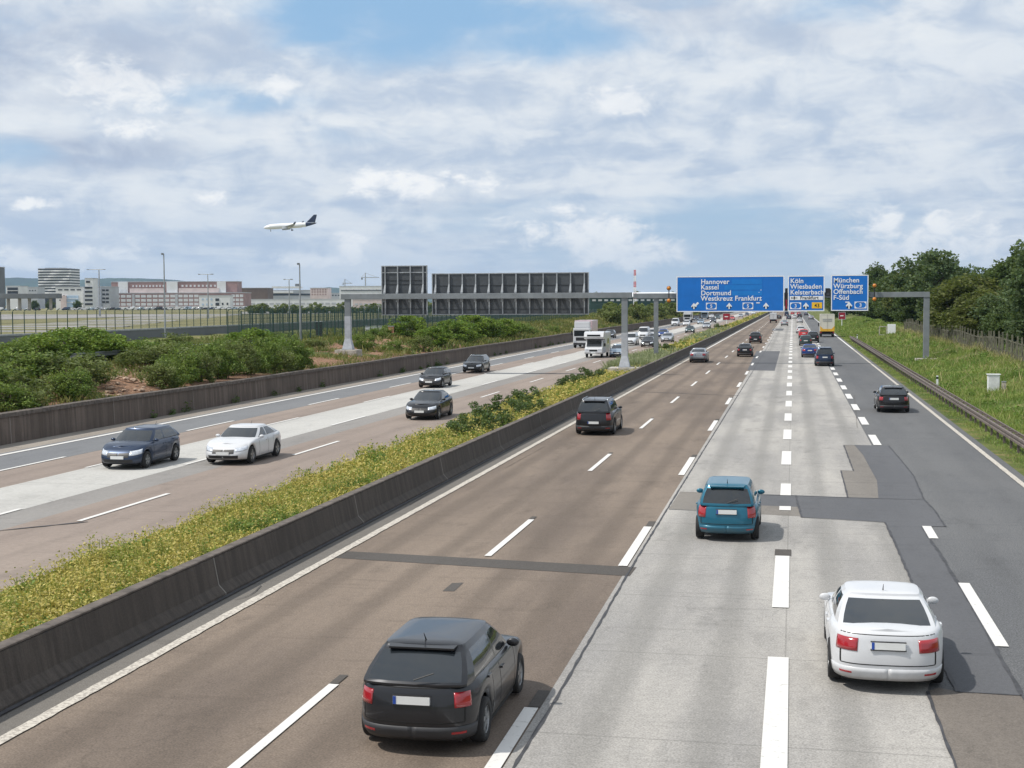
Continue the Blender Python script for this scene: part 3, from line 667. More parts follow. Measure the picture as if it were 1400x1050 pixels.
def shield(t_, cx, cz, w, h, num):
    mb = frame_mb(cx-w/2, cx+w/2, cz-h/2, cz+h/2, 0.06, -0.02, -0.003)
    for sx in (-1, 1):       # the cut corners of a motorway number plate
        for sz in (-1, 1):
            P = [(cx+sx*(w/2-0.06), cz+sz*(h/2-0.06)), (cx+sx*(w/2-0.06-w*0.16), cz+sz*(h/2-0.06)), (cx+sx*(w/2-0.06), cz+sz*(h/2-0.06-h*0.24))]
            mb.raw([(x, -0.018, z) for x, z in P], [(0, 1, 2)])
    f = mb.build('route_number', M_WHITE, t_)
    text(num, h*0.72, M_WHITE, cx, -0.022, cz-h*0.26, f, 'lettering', 'CENTER')
t1, w, h, s = sign(925, 1072, 378, 426.5, YS, 'widest blue direction sign, listing Hannover, Kassel and Dortmund')
def row(px, py, px0, py1): return ((px-px0)*s, (py1-py)*s)
for i, (w_, yy) in enumerate((('Hannover', 388), ('Kassel', 395.5), ('Dortmund', 403.5), ('Westkreuz Frankfurt', 411))):
    x_, z_ = row(958.5, yy, 925, 426.5); text(w_, 0.68, M_WHITE, x_, -0.022, z_, t1)
    MB().box(x_+len(w_)*0.36+0.2, row(1042, 0, 925, 0)[0], -0.012, -0.004, z_-0.06, z_+0.44).build('patch_strip', M_BLUE2, t1) if i < 3 else None
for px, tl in ((949, 0.0), (997.5, 0), (1047.5, 0)):
    x_, z_ = row(px, 418.3, 925, 426.5); arrow_part(t1, x_, z_, 0.62, tl)
x_, z_ = row(953, 415.8, 925, 426.5); MB().box(-0.28, 0.22, -0.018, -0.006, -0.10, 0.10, M=Matrix.Translation((x_, 0, z_)) @ Matrix.Rotation(R(-45), 4, 'Y')).build('arrow', M_WHITE, t1)
for px in (973, 1023): x_, z_ = row(px, 418.5, 925, 426.5); shield(t1, x_, z_, 1.05, 0.66, '5')
for (px, py, a, b) in ((1036.8, 414.3, 0.36, 0.10), (1039.5, 411, 0.12, 0.06), (1040.6, 396.8, 0.07, 0.09), (1038, 400, 0.08, 0.05)):
    x_, z_ = row(px, py, 925, 426.5); MB().box(x_-a/2, x_+a/2, -0.015, -0.006, z_-b/2, z_+b/2).build('patch_strip', M_WHITE, t1)
t2, w, h, s = sign(1077.5, 1127, 377, 425.5, YS, 'blue sign with a white row and an orange route number, listing Köln and Wiesbaden')
for (w_, yy) in (('Köln', 386.5), ('Wiesbaden', 394.3), ('Kelsterbach', 402.3)):
    x_, z_ = row(1080.5, yy, 1077.5, 425.5); text(w_, 0.655, M_WHITE, x_, -0.022, z_, t2)
x0, z0 = row(1080, 410, 1077.5, 425.5); x1, z1 = row(1125, 404.5, 1077.5, 425.5)
wp = MB().box(x0, x1, -0.02, -0.004, z0, z1).build('white_row', M_WHITE, t2)
text('Frankfurt', 0.46, M_BLK, x0+1.0, -0.026, z0+0.07, wp)
# small aircraft symbol: fuselage, wings, tail
MB().box(x0+0.15, x0+0.75, -0.026, -0.021, z0+0.17, z0+0.24).box(x0+0.38, x0+0.50, -0.025, -0.0215, z0+0.05, z0+0.36).box(x0+0.16, x0+0.22, -0.0245, -0.0212, z0+0.11, z0+0.30).build('aircraft_symbol', M_BLK, wp)
x_, z_ = row(1088, 418, 1077.5, 425.5); shield(t2, x_, z_, 1.08, 0.66, '3')
x_, z_ = row(1102, 418, 1077.5, 425.5); arrow_part(t2, x_, z_, 0.64)
x_, z_ = row(1117, 417.5, 1077.5, 425.5); yp = MB().box(x_-0.5, x_+0.5, -0.02, -0.004, z_-0.3, z_+0.3, bev=0.006).build('route_number', M_YEL, t2)
text('43', 0.5, M_BLK, x_, -0.026, z_-0.18, yp, 'lettering', 'CENTER')
t3, w, h, s = sign(1136.5, 1187, 376, 425, YS, 'blue direction sign nearest the trees, listing München, Würzburg, Offenbach and F-Süd')
for (w_, yy) in (('München', 385.5), ('Würzburg', 393.5), ('Offenbach', 401.3), ('F-Süd', 409.5)):
    x_, z_ = row(1139.5, yy, 1136.5, 425); text(w_, 0.655, M_WHITE, x_, -0.022, z_, t3)
x_, z_ = row(1161, 417.3, 1136.5, 425); arrow_part(t3, x_, z_, 0.70, R(0))
MB().box(-0.34, 0.05, -0.018, -0.006, -0.05, 0.05, M=Matrix.Translation((x_-0.02, 0, z_+0.31)) @ Matrix.Rotation(R(0), 4, 'Y')).build('arrow', M_WHITE, t3)
x_, z_ = row(1176.5, 417, 1136.5, 425); shield(t3, x_, z_, 1.15, 0.68, '3')
# signs seen from behind
def back_sign(px0, px1, py0, py1, label, ribs, Y, upper=None):
    a = yplane(px0, py0, Y); b = yplane(px1, py1, Y); c = yplane(px0, py1, Y); w = b.x-a.x; h = a.z-c.z
    t_ = thing('gantry_sign', label, 'road sign', (a.x, Y, c.z), group='signs seen from behind'); zb = (zA0+zA1)/2-c.z
    MB().box(0, w, 0, 0.06, 0, h).build('panel', M_PANELB, t_)
    mb = frame_mb(-0.04, w+0.04, -0.04, h+0.04, 0.08, -0.06, 0.1)
    if upper: mb.box(-0.04, w+0.04, -0.07, -0.005, h-upper, h-upper+0.09)
    mb.build('frame', M_STEEL, t_)
    hr = MB()
    for zz in (h*0.70, h*0.62 if upper else h*0.42, h*0.12): hr.box(0.05, w-0.05, -0.03, -0.002, zz, zz+0.035)
    hr.build('cross_member', M_BLK, t_)
    for k in range(ribs):
        x = w*(k+0.28)/(ribs-0.44+0.0)
        r_ = MB().box(x-0.05, x+0.05, -0.14, -0.005, 0.0, h).raw([(x-0.05, -0.14, zb+1.05), (x+0.05, -0.14, zb+1.05), (x+0.05, -0.142, zb+0.3), (x-0.05, -0.142, zb+0.3), (x-0.12, -0.40, zb+0.28), (x+0.10, -0.40, zb+0.28)], [(0, 1, 5, 4), (0, 4, 3), (1, 2, 5), (3, 4, 5, 2)])
        r_.box(x-0.09, x+0.09, -0.5, -0.41, zb-0.50, zb+0.36).build('rib', M_STEEL, t_)
    return t_
back_sign(591, 804.5, 374.5, 430, 'long dark sign panel seen from behind with eleven ribs on the far gantry', 12, YA+0.75)
back_sign(522, 584, 364, 430.5, 'tall narrow dark sign panel seen from behind at the left end of the far gantry', 4, YA+0.75, upper=0.62)
# warning lamps beside the blue signs
def lamps(px, py0, py1, label, Y=YS):
    a = yplane(px, py0, Y); b = yplane(px, py1, Y); t_ = thing('warning_lamps', label, 'signal lamp', tuple(b), group='orange lamps on the near gantry')
    h = a.z-b.z
    MB().box(-0.05, 0.05, 0.0, 0.08, -0.2, h+0.2).build('bracket', M_BLK, t_)
    for z in (0, h):
        l = MB().lathe([(0.0, 0.10), (0.11, 0.07), (0.19, 0.0), (0.19, -0.02)], 16, Matrix.Translation((0, -0.12, z)) @ Matrix.Rotation(R(90), 4, 'X')).build('lamp', M_ORANGE, t_, True)
        MB().lathe([(0.19, 0), (0.23, 0.04), (0.21, 0.2), (0.0, 0.22)], 16, Matrix.Translation((0, -0.12, z)) @ Matrix.Rotation(R(-90), 4, 'X')).build('housing', M_BLK, l)
lamps(914.5, 394, 411, 'pair of orange warning lamps left of the widest blue sign')
lamps(1195.5, 390.5, 409, 'pair of orange warning lamps right of the sign nearest the trees')
def varsign(px0, px1, py0, py1, label, red):
    a = yplane(px0, py0, YS+0.1); b = yplane(px1, py1, YS+0.1); t_ = thing('lane_signal', label, 'lane signal', (a.x, YS+0.1, b.z)); w = b.x-a.x; h = a.z-b.z
    MB().box(0, w, 0, 0.25, 0, h, bev=0.02).build('housing', M_BLK, t_)
    MB().box(0.05, w-0.05, -0.02, -0.003, h*0.1, h*(0.5 if red else 0.25)).build('display', M_REDS if red else M_PANELB, t_)
varsign(1073.3, 1076.8, 394, 425, 'narrow black and red lane signal between the two left blue signs', True)
varsign(1128.5, 1135, 394, 404, 'small black lane signal between the two right blue signs', False)
def board(px0, px1, py0, py1, pole_y, z, label):
    gx, gy = G((px0+px1)/2, pole_y, z); a = yplane(px0, py0, gy); b = yplane(px1, py1, gy)
    t_ = thing('lane_board', label, 'roadside sign', (gx, gy, z)); w = b.x-a.x; hw = w/2; z0 = b.z-z; z1 = a.z-z
    MB().tube([(0, 0.06, -0.2), (0, 0.06, z0+0.2)], 0.09, 8).build('post', M_WHITE, t_)
    MB().box(-hw, hw, 0, 0.12, z0, z1, bev=0.02).build('panel', M_REDS, t_)
    frame_mb(-hw, hw, z0, z1, 0.12, -0.02, -0.002).build('frame', M_STEEL, t_)
    MB().box(-hw*0.5, hw*0.4, -0.02, -0.004, (z0+z1)/2-0.1, (z0+z1)/2+0.12, M=None).build('symbol', M_WHITE, t_)
board(988, 998.5, 428, 438, 444, 0.4, 'dark red board on a post in the median grass below the widest blue sign')
board(1146, 1156, 426.5, 437, 447, 0.3, 'dark red board on a white post at the roadside below the right blue sign')
# roadside cabinet, post and markers
cx_, cy_ = G(1358, 535, 0.45)
cb = thing('utility_cabinet', 'pale grey utility cabinet standing in the grass of the right bank', 'cabinet', (cx_, cy_, hx(cx_)-0.05))
MB().box(-0.36, 0.36, -0.2, 0.2, 0.0, 1.15, bev=0.03).build('cabinet_body', M_WHITE, cb)
MB().box(-0.32, 0.32, -0.215, -0.203, 0.12, 1.06).build('door', plain('cabinet_door', (0.66, 0.68, 0.68), 0.5), cb)
MB().box(-0.42, 0.42, -0.26, 0.26, 1.155, 1.2, bev=0.015).build('lid', M_WHITE, cb)
pc = thing('concrete_stub', 'short grey concrete post leaning beside the utility cabinet', 'post', (cx_+0.6, cy_-0.3, hx(cx_)-0.1)); MB().box(-0.13, 0.13, -0.1, 0.1, 0, 0.75, bev=0.02).build('shaft', M_CONCP, pc)
MB().box(-0.15, 0.15, -0.12, 0.12, 0.755, 0.80, bev=0.01).build('cap', M_STEEL, pc)
dp = [(1256, 533, 'white roadside marker post beside the guard rail, nearer of two'), (1159, 466, 'white roadside marker post beside the guard rail, farther of two')]
for px, py, lb in dp:
    gx, gy = G(px, py, 0.05); gx = max(gx, 9.9); t_ = thing('marker_post', lb, 'marker post', (gx, gy, hx(gx)-0.02), group='white marker posts on the right verge')
    MB().prism([(-0.07, -0.05), (0.07, -0.05), (0, 0.08)], 0, 1.02).build('post', M_WHITE, t_)
    MB().prism([(-0.073, -0.053), (0.073, -0.053), (0, 0.084)], 0.78, 0.94).build('black_band', M_BLK, t_)
# white equipment box high on the bank with its frame
ex, ey = G(1219, 449, 2.0)
t_ = thing('equipment_box', 'white box on a grey frame on the crest of the right bank', 'cabinet', (ex, ey, hx(ex)))
MB().box(-0.6, 0.6, -0.3, 0.3, 0.25, 1.7, bev=0.04).build('box_body', M_WHITE, t_); frame_mb(-1.9, -0.7, 0, 1.4, 0.12, -0.06, 0.06).build('frame', M_CONCP, t_)

# ------------------------------------------------------------ wooden fence on the right bank
fx0 = 17.2; t_ = thing('paling_fence', 'grey weathered paling fence along the top of the right bank', 'fence', (fx0, 92, 0))
def fz(yy): return hx(fx0)+0.12*math.sin(yy*0.21)
mbp = MB()
for k in range(700):
    yy = k*0.2; hgt = 1.55+0.16*rng.standard_normal(); xo = 0.03*rng.standard_normal(); tl = 0.05*rng.standard_normal()
    if rng.random() < 0.18: hgt *= 0.45
    z0 = fz(yy+92)-0.1
    mbp.raw([(xo, yy, z0), (xo, yy+0.12, z0), (xo+tl, yy+0.12+tl, z0+hgt), (xo+tl, yy+tl, z0+hgt), (xo+0.02, yy, z0), (xo+0.02, yy+0.12, z0), (xo+0.02+tl, yy+0.12+tl, z0+hgt), (xo+0.02+tl, yy+tl, z0+hgt)], [(0, 1, 2, 3), (7, 6, 5, 4), (3, 2, 6, 7), (0, 3, 7, 4), (1, 5, 6, 2)])
mbp.build('palings', M_WOOD, t_)
pm = MB().box(-0.06, 0.06, -0.06, 0.06, -0.2, 2.0, bev=0.01).mesh('post', M_WOOD)
for k in range(56): p = meshobj('post', pm, t_); p.location = (0.1, k*2.5, fz(92+k*2.5)); p.rotation_euler = (0.04*rng.standard_normal(), 0.04*rng.standard_normal(), 0)
for zz in (0.45, 1.4):
    vs = [q for k in range(57) for q in ((0.05, k*2.5, fz(92+k*2.5)+zz), (0.05, k*2.5, fz(92+k*2.5)+zz+0.1))]
    meshobj('rail', pymesh('rail', vs, [(2*k, 2*k+2, 2*k+3, 2*k+1) for k in range(56)], M_WOOD), t_)
# ------------------------------------------------------------ cars
SPECS = {   # L, W, H, nose z, cowl z, belt z rear, cowl y, roof front y, roof rear y, rear glass base y, rear deck z, wheelbase, wheel y shift, wheel r
 'hatch':  dict(L=4.20, W=1.79, H=1.44, nose=0.65, cowl=0.95, deck=0.99, yF=0.98, yRf=0.25, yRr=-1.42, yRb=-2.00, wb=2.56, sh=0.02, r=0.32),
 'small':  dict(L=3.62, W=1.66, H=1.47, nose=0.70, cowl=0.96, deck=0.96, yF=1.02, yRf=0.40, yRr=-1.42, yRb=-1.72, wb=2.40, sh=0.02, r=0.30),
 'suv':    dict(L=4.50, W=1.86, H=1.66, nose=0.80, cowl=1.08, deck=1.10, yF=1.02, yRf=0.35, yRr=-1.78, yRb=-2.16, wb=2.68, sh=0.03, r=0.36),
 'wagon':  dict(L=4.70, W=1.82, H=1.48, nose=0.66, cowl=0.96, deck=1.00, yF=1.00, yRf=0.22, yRr=-1.90, yRb=-2.27, wb=2.75, sh=0.08, r=0.33),
 'sedan':  dict(L=4.65, W=1.82, H=1.44, nose=0.66, cowl=0.95, deck=1.04, yF=0.92, yRf=0.12, yRr=-1.02, yRb=-1.72, wb=2.78, sh=0.06, r=0.33),
 'coupe':  dict(L=4.55, W=1.84, H=1.38, nose=0.64, cowl=0.93, deck=1.00, yF=0.88, yRf=0.10, yRr=-0.90, yRb=-1.85, wb=2.75, sh=0.02, r=0.34),
 'mpv':    dict(L=4.60, W=1.85, H=1.80, nose=0.78, cowl=1.08, deck=1.10, yF=1.40, yRf=0.62, yRr=-1.98, yRb=-2.22, wb=2.80, sh=-0.02, r=0.33),
 'van':    dict(L=5.20, W=1.95, H=2.05, nose=0.85, cowl=1.18, deck=1.15, yF=1.75, yRf=1.05, yRr=-2.45, yRb=-2.55, wb=3.2, sh=0.0, r=0.34),
}
GL = [0, .07, .2, .38, .55, .7, .82, .91, .97, 1.0]
WS = [.93, .965, .985, 1.0, 1.0, .99, .975, .955, .93, .90]
TR = [.10, .05, .01, .0, .0, .02, .035, .05, .08, .13]
TF = [.16, .07, .02, .0, .03, .08, .15, .23, .32, .42]
class CarShape:
    def __init__(s, sp, n=132):
        s.__dict__.update(sp); s.n = n; hl = s.L/2
        s.yc = (s.sh+s.wb/2, s.sh-s.wb/2)
        e = 5.5; N = 4000; th = np.linspace(-math.pi/2, math.pi/2, N)      # right half from rear centre to front centre
        x = s.W/2*np.abs(np.cos(th))**(2/e); y = hl*np.sign(np.sin(th))*np.abs(np.sin(th))**(2/e)
        # gently bow front and rear in plan
        y = y-np.sign(y)*0.10*(np.abs(x)/(s.W/2))**2*np.clip((np.abs(y)-hl+0.5)/0.5, 0, 1)
        d = np.concatenate([[0], np.cumsum(np.hypot(np.diff(x), np.diff(y)))]); uu = np.linspace(0, d[-1], n//2+1)
        s.hx = np.interp(uu, d, x); s.hy = np.interp(uu, d, y)
        s.ys_k = np.array([-hl, s.yRb, s.yF, s.yF+0.35*(hl-s.yF), s.yF+0.75*(hl-s.yF), hl])
        dz = s.cowl-s.nose
        s.zs_k = np.array([s.deck-0.02, s.deck, s.cowl, s.cowl-0.16*dz, s.cowl-0.55*dz, s.nose+0.02])
    def zt(s, y): return np.interp(y, s.ys_k, s.zs_k)
    def zb(s, y):
        z = np.full_like(y, 0.21)
        for yc in s.yc:
            Ra = s.r+0.055; m = np.abs(y-yc) < Ra; zz = s.r+np.sqrt(np.clip(Ra**2-(y-yc)**2, 0, None)); z = np.where(m, np.maximum(z, zz), z)
        return z
    def P(s, u, g):      # u in [0,1] right half rear->front; returns x,y,z
        k = np.asarray(u)*(s.n//2); i = np.arange(s.n//2+1)
        x0 = np.interp(k, i, s.hx); y0 = np.interp(k, i, s.hy); hl = s.L/2
        w = np.interp(g, GL, WS); tr = np.interp(g, GL, TR); tf = np.interp(g, GL, TF)
        rr = np.clip((-y0-(hl-0.9))/0.9, 0, 1); rf = np.clip((y0-(hl-1.2))/1.2, 0, 1)
        y = y0+tr*rr*rr*(3-2*rr)-tf*rf*rf*(3-2*rf)
        a = s.zb(y0); return np.stack([x0*w, y, a+(s.zt(y)-a)*g], -1)
    def u_rear(s, x): 
        k = s.n//2; h = k//2; return float(np.interp(x, s.hx[:h][np.argsort(s.hx[:h])], np.arange(h)[np.argsort(s.hx[:h])]))/k
    def u_y(s, y): return float(np.interp(y, s.hy, np.arange(s.n//2+1)))/(s.n//2)
    def u_front(s, x):
        k = s.n//2; h = k//2; X = s.hx[::-1][:h]; o = np.argsort(X); return 1-float(np.interp(x, X[o], np.arange(h)[o]))/k
def mirror_half(vs, fs):
    n = len(vs); v2 = [(-p[0], p[1], p[2]) for p in vs]; return list(vs)+v2, list(fs)+[tuple(i+n for i in f[::-1]) for f in fs]
def grid_faces(nr, nc, flip=False, base=0):
    fs = []
    for i in range(nr-1):
        for j in range(nc-1):
            f = (base+i*nc+j, base+i*nc+j+1, base+(i+1)*nc+j+1, base+(i+1)*nc+j); fs.append(f[::-1] if flip else f)
    return fs
def patch(S, u0, u1, g0, g1, off=0.012, side=1, nu=8, ng=4, both=False):
    us = np.linspace(u0, u1, nu); gs = np.linspace(g0, g1, ng); mb = MB()
    for sd_ in ((1, -1) if both else (side,)):
        A = np.stack([S.P(us, g) for g in gs])
        E = 1e-3
        Au = np.stack([S.P(us+E, g) for g in gs])-A; Ag = np.stack([S.P(us, g+E if g < 0.99 else g) - S.P(us, g if g < 0.99 else g-E) for g in gs])
        nn = np.cross(Au, Ag); nn /= np.maximum(np.linalg.norm(nn, axis=-1, keepdims=True), 1e-9)
        B = A+nn*off; C = A-nn*0.02
        V = np.concatenate([B.reshape(-1, 3), C.reshape(-1, 3)]); V[:, 0] *= sd_
        fs = grid_faces(ng, nu); m = ng*nu
        bd = [(0*nu+j) for j in range(nu)]+[(i*nu+nu-1) for i in range(1, ng)]+[((ng-1)*nu+j) for j in range(nu-2, -1, -1)]+[(i*nu) for i in range(ng-2, 0, -1)]
        fs += [(bd[k], bd[k]+m, bd[(k+1) % len(bd)]+m, bd[(k+1) % len(bd)]) for k in range(len(bd))]
        if sd_ < 0: fs = [f[::-1] for f in fs]
        mb.raw([tuple(p) for p in V], fs)
    return mb
CARC = {}
M_PBLUE = plain('plate_blue', (0.02, 0.07, 0.35), 0.4)
def car_meshes(kind, lod):
    key = (kind, lod)
    if key in CARC: return CARC[key]
    S = CarShape(SPECS[kind], 132 if lod > 0 else 64); out = []       # (partname, mesh, 'paint' or material, parent index, location)
    k = S.n//2+1; us = np.linspace(0, 1, k)
    V = np.concatenate([S.P(us, g) for g in GL])
    fs = grid_faces(len(GL), k)
    top = S.P(us, 1.0); b = len(V); rows = [top]
    for r in (0.9, 0.6, 0.3, 0.0):
        q = top.copy(); q[:, 0] *= r; q[:, 2] += 0.045*(1-r*r); rows.append(q)
    V = np.concatenate([V]+rows[1:]); base = b-k
    for i in range(4): fs += [(base+i*k+j, base+i*k+j+1, base+(i+1)*k+j+1, base+(i+1)*k+j) for j in range(k-1)]
    vs, fs = mirror_half([tuple(p) for p in V], fs)
    me = pymesh('body', vs, fs, None); bm = bmesh.new(); bm.from_mesh(me); bmesh.ops.remove_doubles(bm, verts=bm.verts, dist=0.0005); bm.to_mesh(me); bm.free(); me.shade_smooth(); me.set_sharp_from_angle(angle=R(38))
    out.append(('body', me, 'paint', None))
    # greenhouse: belt ring to roof ring
    hw = S.W/2; wb_, wr = hw*0.89, hw*0.69; yF, yRf, yRr, yRb = S.yF, S.yRf, S.yRr, S.yRb
    ym = (yF+yRb)/2*0.55+0.05; Hr = S.H-0.06; zdrop = 0.0
    # right-half ring: (belt x,y ; roof x,y ; glass flag of the segment that starts here)
    rake = (yRr-yRb)
    yB = ym-0.08
    ring = [((0.0, yF+0.06), (0.0, yRf+0.04), 'windscreen'), ((wb_*0.45, yF+0.03), (wr*0.45, yRf+0.025), 'windscreen'), ((wb_*0.80, yF-0.07), (wr*0.82, yRf-0.03), 'windscreen'),
            ((wb_*0.90, yF-0.14), (wr*0.93, yRf-0.07), None), ((wb_*0.985, yF-0.30), (wr*0.99, yRf-0.20), 'side_window'), ((wb_, (yF-0.30+yB)/2), (wr, (yRf-0.2+yB)/2), 'side_window'),
            ((wb_, yB+0.04), (wr, yB+0.03), None), ((wb_, yB-0.05), (wr, yB-0.05), 'side_window2'), ((wb_*0.995, (yB+yRb+0.35)/2), (wr*0.995, (yB+yRr)/2), 'side_window2'),
            ((wb_*0.98, yRb+0.40 if rake < 0.6 else yRb+0.50), (wr*0.97, yRr+0.14), None), ((wb_*0.93, yRb+0.10), (wr*0.93, yRr+0.03), None), ((wb_*0.84, yRb+0.03), (wr*0.86, yRr), 'rear_window'),
            ((wb_*0.45, yRb-0.02), (wr*0.45, yRr-0.03), 'rear_window'), ((0.0, yRb-0.03), (0.0, yRr-0.035), None)]
    lev = [(-0.08, 0), (0.0, 0.0), (0.07, 0.012), (0.35, 0.03), (0.65, 0.033), (0.90, 0.018), (1.0, 0.0)]
    def rp(i, tt, bul):
        (bx, by), (rx, ry), _ = ring[i]; zb_ = float(S.zt(by)); t0 = max(tt, 0)
        x = bx+(rx-bx)*t0+bul*(1 if bx > wb_*0.9 else bx/wb_); y = by+(ry-by)*t0+bul*(0.5 if i < 4 else (-0.7 if i > 9 else 0))
        z = zb_+(Hr-0.0-zb_)*tt-(0.02*(1-math.cos(max(0, abs(ry)-0.2))) if tt > 0.5 else 0); return (x, y, z)
    nr = len(ring)
    frame = MB(); parts = {}
    for i in range(nr-1):
        g = ring[i][2]
        for j in range(len(lev)-1):
            q = [rp(i, *lev[j]), rp(i+1, *lev[j]), rp(i+1, *lev[j+1]), rp(i, *lev[j+1])]
            glass = g is not None and 2 <= j <= 4
            tgt = parts.setdefault(g, MB()) if glass else frame
            tgt.raw(q, [(3, 2, 1, 0)])
    # roof: rings from the edge inward
    prev = [rp(i, 1.0, 0) for i in range(nr)]
    cy = (yRf+yRr)/2
    roofc = [(0.96, 0.030), (0.86, 0.048), (0.6, 0.058), (0.3, 0.062), (0.0, 0.063)]
    for r, dz_ in roofc:
        cur = [(p0[0]*r, p0[1] if False else cy+(p0[1]-cy)*(r**0.5 if r > 0 else 0), Hr+dz_) for p0 in [rp(i, 1.0, 0) for i in range(nr)]]
        if r == 0.0: cur = [(0, cy+(rp(i, 1, 0)[1]-cy)*0.3**0.5*0.5, Hr+dz_) for i in range(nr)]
        for i in range(nr-1): frame.raw([prev[i], prev[i+1], cur[i+1], cur[i]], [(3, 2, 1, 0)])
        prev = cur
    def fin(mb, name, smooth=True, mir=True, ang=32):
        vs, fs = mirror_half(mb.v, mb.f) if mir else (mb.v, mb.f)
        me = pymesh(name, vs, fs, None); bm = bmesh.new(); bm.from_mesh(me); bmesh.ops.remove_doubles(bm, verts=bm.verts, dist=0.0008); bm.to_mesh(me); bm.free()
        if smooth: me.shade_smooth(); me.set_sharp_from_angle(angle=R(ang))
        return me
    out.append(('roof', fin(frame, 'roof'), 'paint', None))
    closed = kind == 'van'
    out.append(('windscreen', fin(parts['windscreen'], 'windscreen'), M_GLASS, None))
    out.append(('rear_window', fin(parts['rear_window'], 'rear_window'), 'paint' if closed else M_GLASS, None))
    for key_ in ('side_window', 'side_window2'):
        for sgn in (1, -1):
            mb = MB(); mb.raw([(p[0]*sgn, p[1], p[2]) for p in parts[key_].v], [f if sgn > 0 else f[::-1] for f in parts[key_].f])
            out.append(('side_window', fin(mb, 'side_window', mir=False), 'paint' if closed and key_ == 'side_window2' else M_GLASS, None))
    # wheels
    r = S.r
    tyre = MB().lathe([(r*0.62, -0.10), (r*0.93, -0.105), (r, -0.075), (r, 0.075), (r*0.93, 0.105), (r*0.62, 0.10), (r*0.55, 0.02)], 28 if lod > 0 else 12, axis='x').mesh('wheel', M_TYRE, True)
    rim = MB().lathe([(r*0.66, 0.088), (r*0.60, 0.095), (r*0.56, 0.05), (r*0.2, 0.045), (r*0.16, 0.075), (0.001, 0.08)], 24 if lod > 0 else 10, axis='x')
    if lod > 0:
        for kk in range(5): rim.box(-0.0+0.05, 0.088, -0.035, 0.035, 0.03, r*0.62, M=Matrix.Rotation(2*math.pi*kk/5, 4, 'X'))
    rim = rim.mesh('rim', M_RIM)
    wheels = [(sx*(hw-0.115), yc, r) for yc in S.yc for sx in (1, -1)]
    out.append(('WHEELS', (tyre, rim), wheels, None))
    ub = MB().box(-hw+0.25, hw-0.25, -S.L/2+0.25, S.L/2-0.3, 0.17, 0.62).box(-hw+0.05, hw-0.05, -S.wb/2+S.sh+0.45, S.wb/2+S.sh-0.45, 0.16, 0.3)
    out.append(('underbody', ub.mesh('underbody', M_UNDER), M_UNDER, None))
    # lights
    tall = kind in ('mpv', 'van', 'suv', 'wagon')
    ur = S.u_rear(hw*(0.52 if kind in ('sedan', 'coupe') else 0.66)); us_ = S.u_y(-S.L/2+0.28); g0, g1 = ((0.60, 0.86) if not tall else (0.56, 0.93))
    if kind == 'small': g0, g1 = 0.55, 0.95
    for sd_ in (1, -1):
        nm = patch(S, ur, us_, g0, g1, 0.012, sd_, 10, 4).mesh('tail_light', M_TAIL, True); out.append(('tail_light', nm, M_TAIL, None))
    uf = S.u_front(hw*0.50); uf2 = S.u_y(S.L/2-0.42)
    for sd_ in (1, -1):
        nm = patch(S, uf2, uf, 0.62, 0.86, 0.008, sd_, 10, 4).mesh('headlight', M_HEAD, True); out.append(('headlight', nm, M_HEAD, None))
    out.append(('grille', patch(S, S.u_front(hw*0.48), 1.0, 0.50, 0.78, 0.008, both=True).mesh('grille', M_BLK), M_BLK, None))
    out.append(('lower_grille', patch(S, S.u_front(hw*0.66), 1.0, 0.10, 0.36, 0.008, both=True).mesh('lower_grille', M_BLK), M_BLK, None))
    out.append(('bumper', patch(S, 0.0, S.u_y(-S.L/2+0.5), 0.0, 0.26, 0.012, both=True, nu=16).mesh('bumper', M_PLAST, True), M_PLAST, None))
    zp = 0.60 if kind in ('suv',) else 0.78 if kind in ('hatch', 'small', 'sedan', 'coupe') else 0.72
    if kind == 'mpv': zp = 0.86
    Pr = S.P(np.array([0.0]), (zp-0.21)/(S.deck-0.21))[0]; yr = Pr[1]-0.012
    out.append(('number_plate', MB().box(-0.26, 0.26, yr-0.03, yr+0.02, zp-0.057, zp+0.057).mesh('number_plate', M_PLATE), M_PLATE, None))
    if lod > 0:
        out.append(('plate_band', MB().box(-0.258, -0.215, yr-0.034, yr-0.0305, zp-0.055, zp+0.055).mesh('plate_band', M_PBLUE), M_PBLUE, None))
        out.append(('plate_frame', MB().box(-0.275, 0.275, yr-0.028, yr+0.015, zp-0.075, zp-0.058).box(-0.275, 0.275, yr-0.028, yr+0.015, zp+0.058, zp+0.07).mesh('plate_frame', M_BLK), M_BLK, None))
        for sg in (1, -1): out.append(('reflector', patch(S, S.u_rear(hw*0.62), S.u_rear(hw*0.82), 0.13, 0.17, 0.018, sg, 5, 2).mesh('reflector', M_TAIL), M_TAIL, None))
    yf = S.P(np.array([1.0]), (0.45-0.21)/(S.nose-0.21))[0][1]+0.012
    out.append(('number_plate', MB().box(-0.26, 0.26, yf-0.02, yf+0.03, 0.395, 0.505).mesh('number_plate', M_PLATE), M_PLATE, None))
    for sgn in (1, -1):
        bm = bmesh.new(); bmesh.ops.create_uvsphere(bm, u_segments=12, v_segments=8, radius=1)
        for q in bm.verts: q.co = Vector((sgn*(hw+0.005)+q.co.x*0.10, yF-0.42+q.co.y*0.06*(1.5 if q.co.y > 0 else 0.6), S.cowl+0.05+q.co.z*0.065))
        me = bpy.data.meshes.new('wing_mirror'); bm.to_mesh(me); bm.free(); me.shade_smooth(); out.append(('wing_mirror', me, 'paint', None))
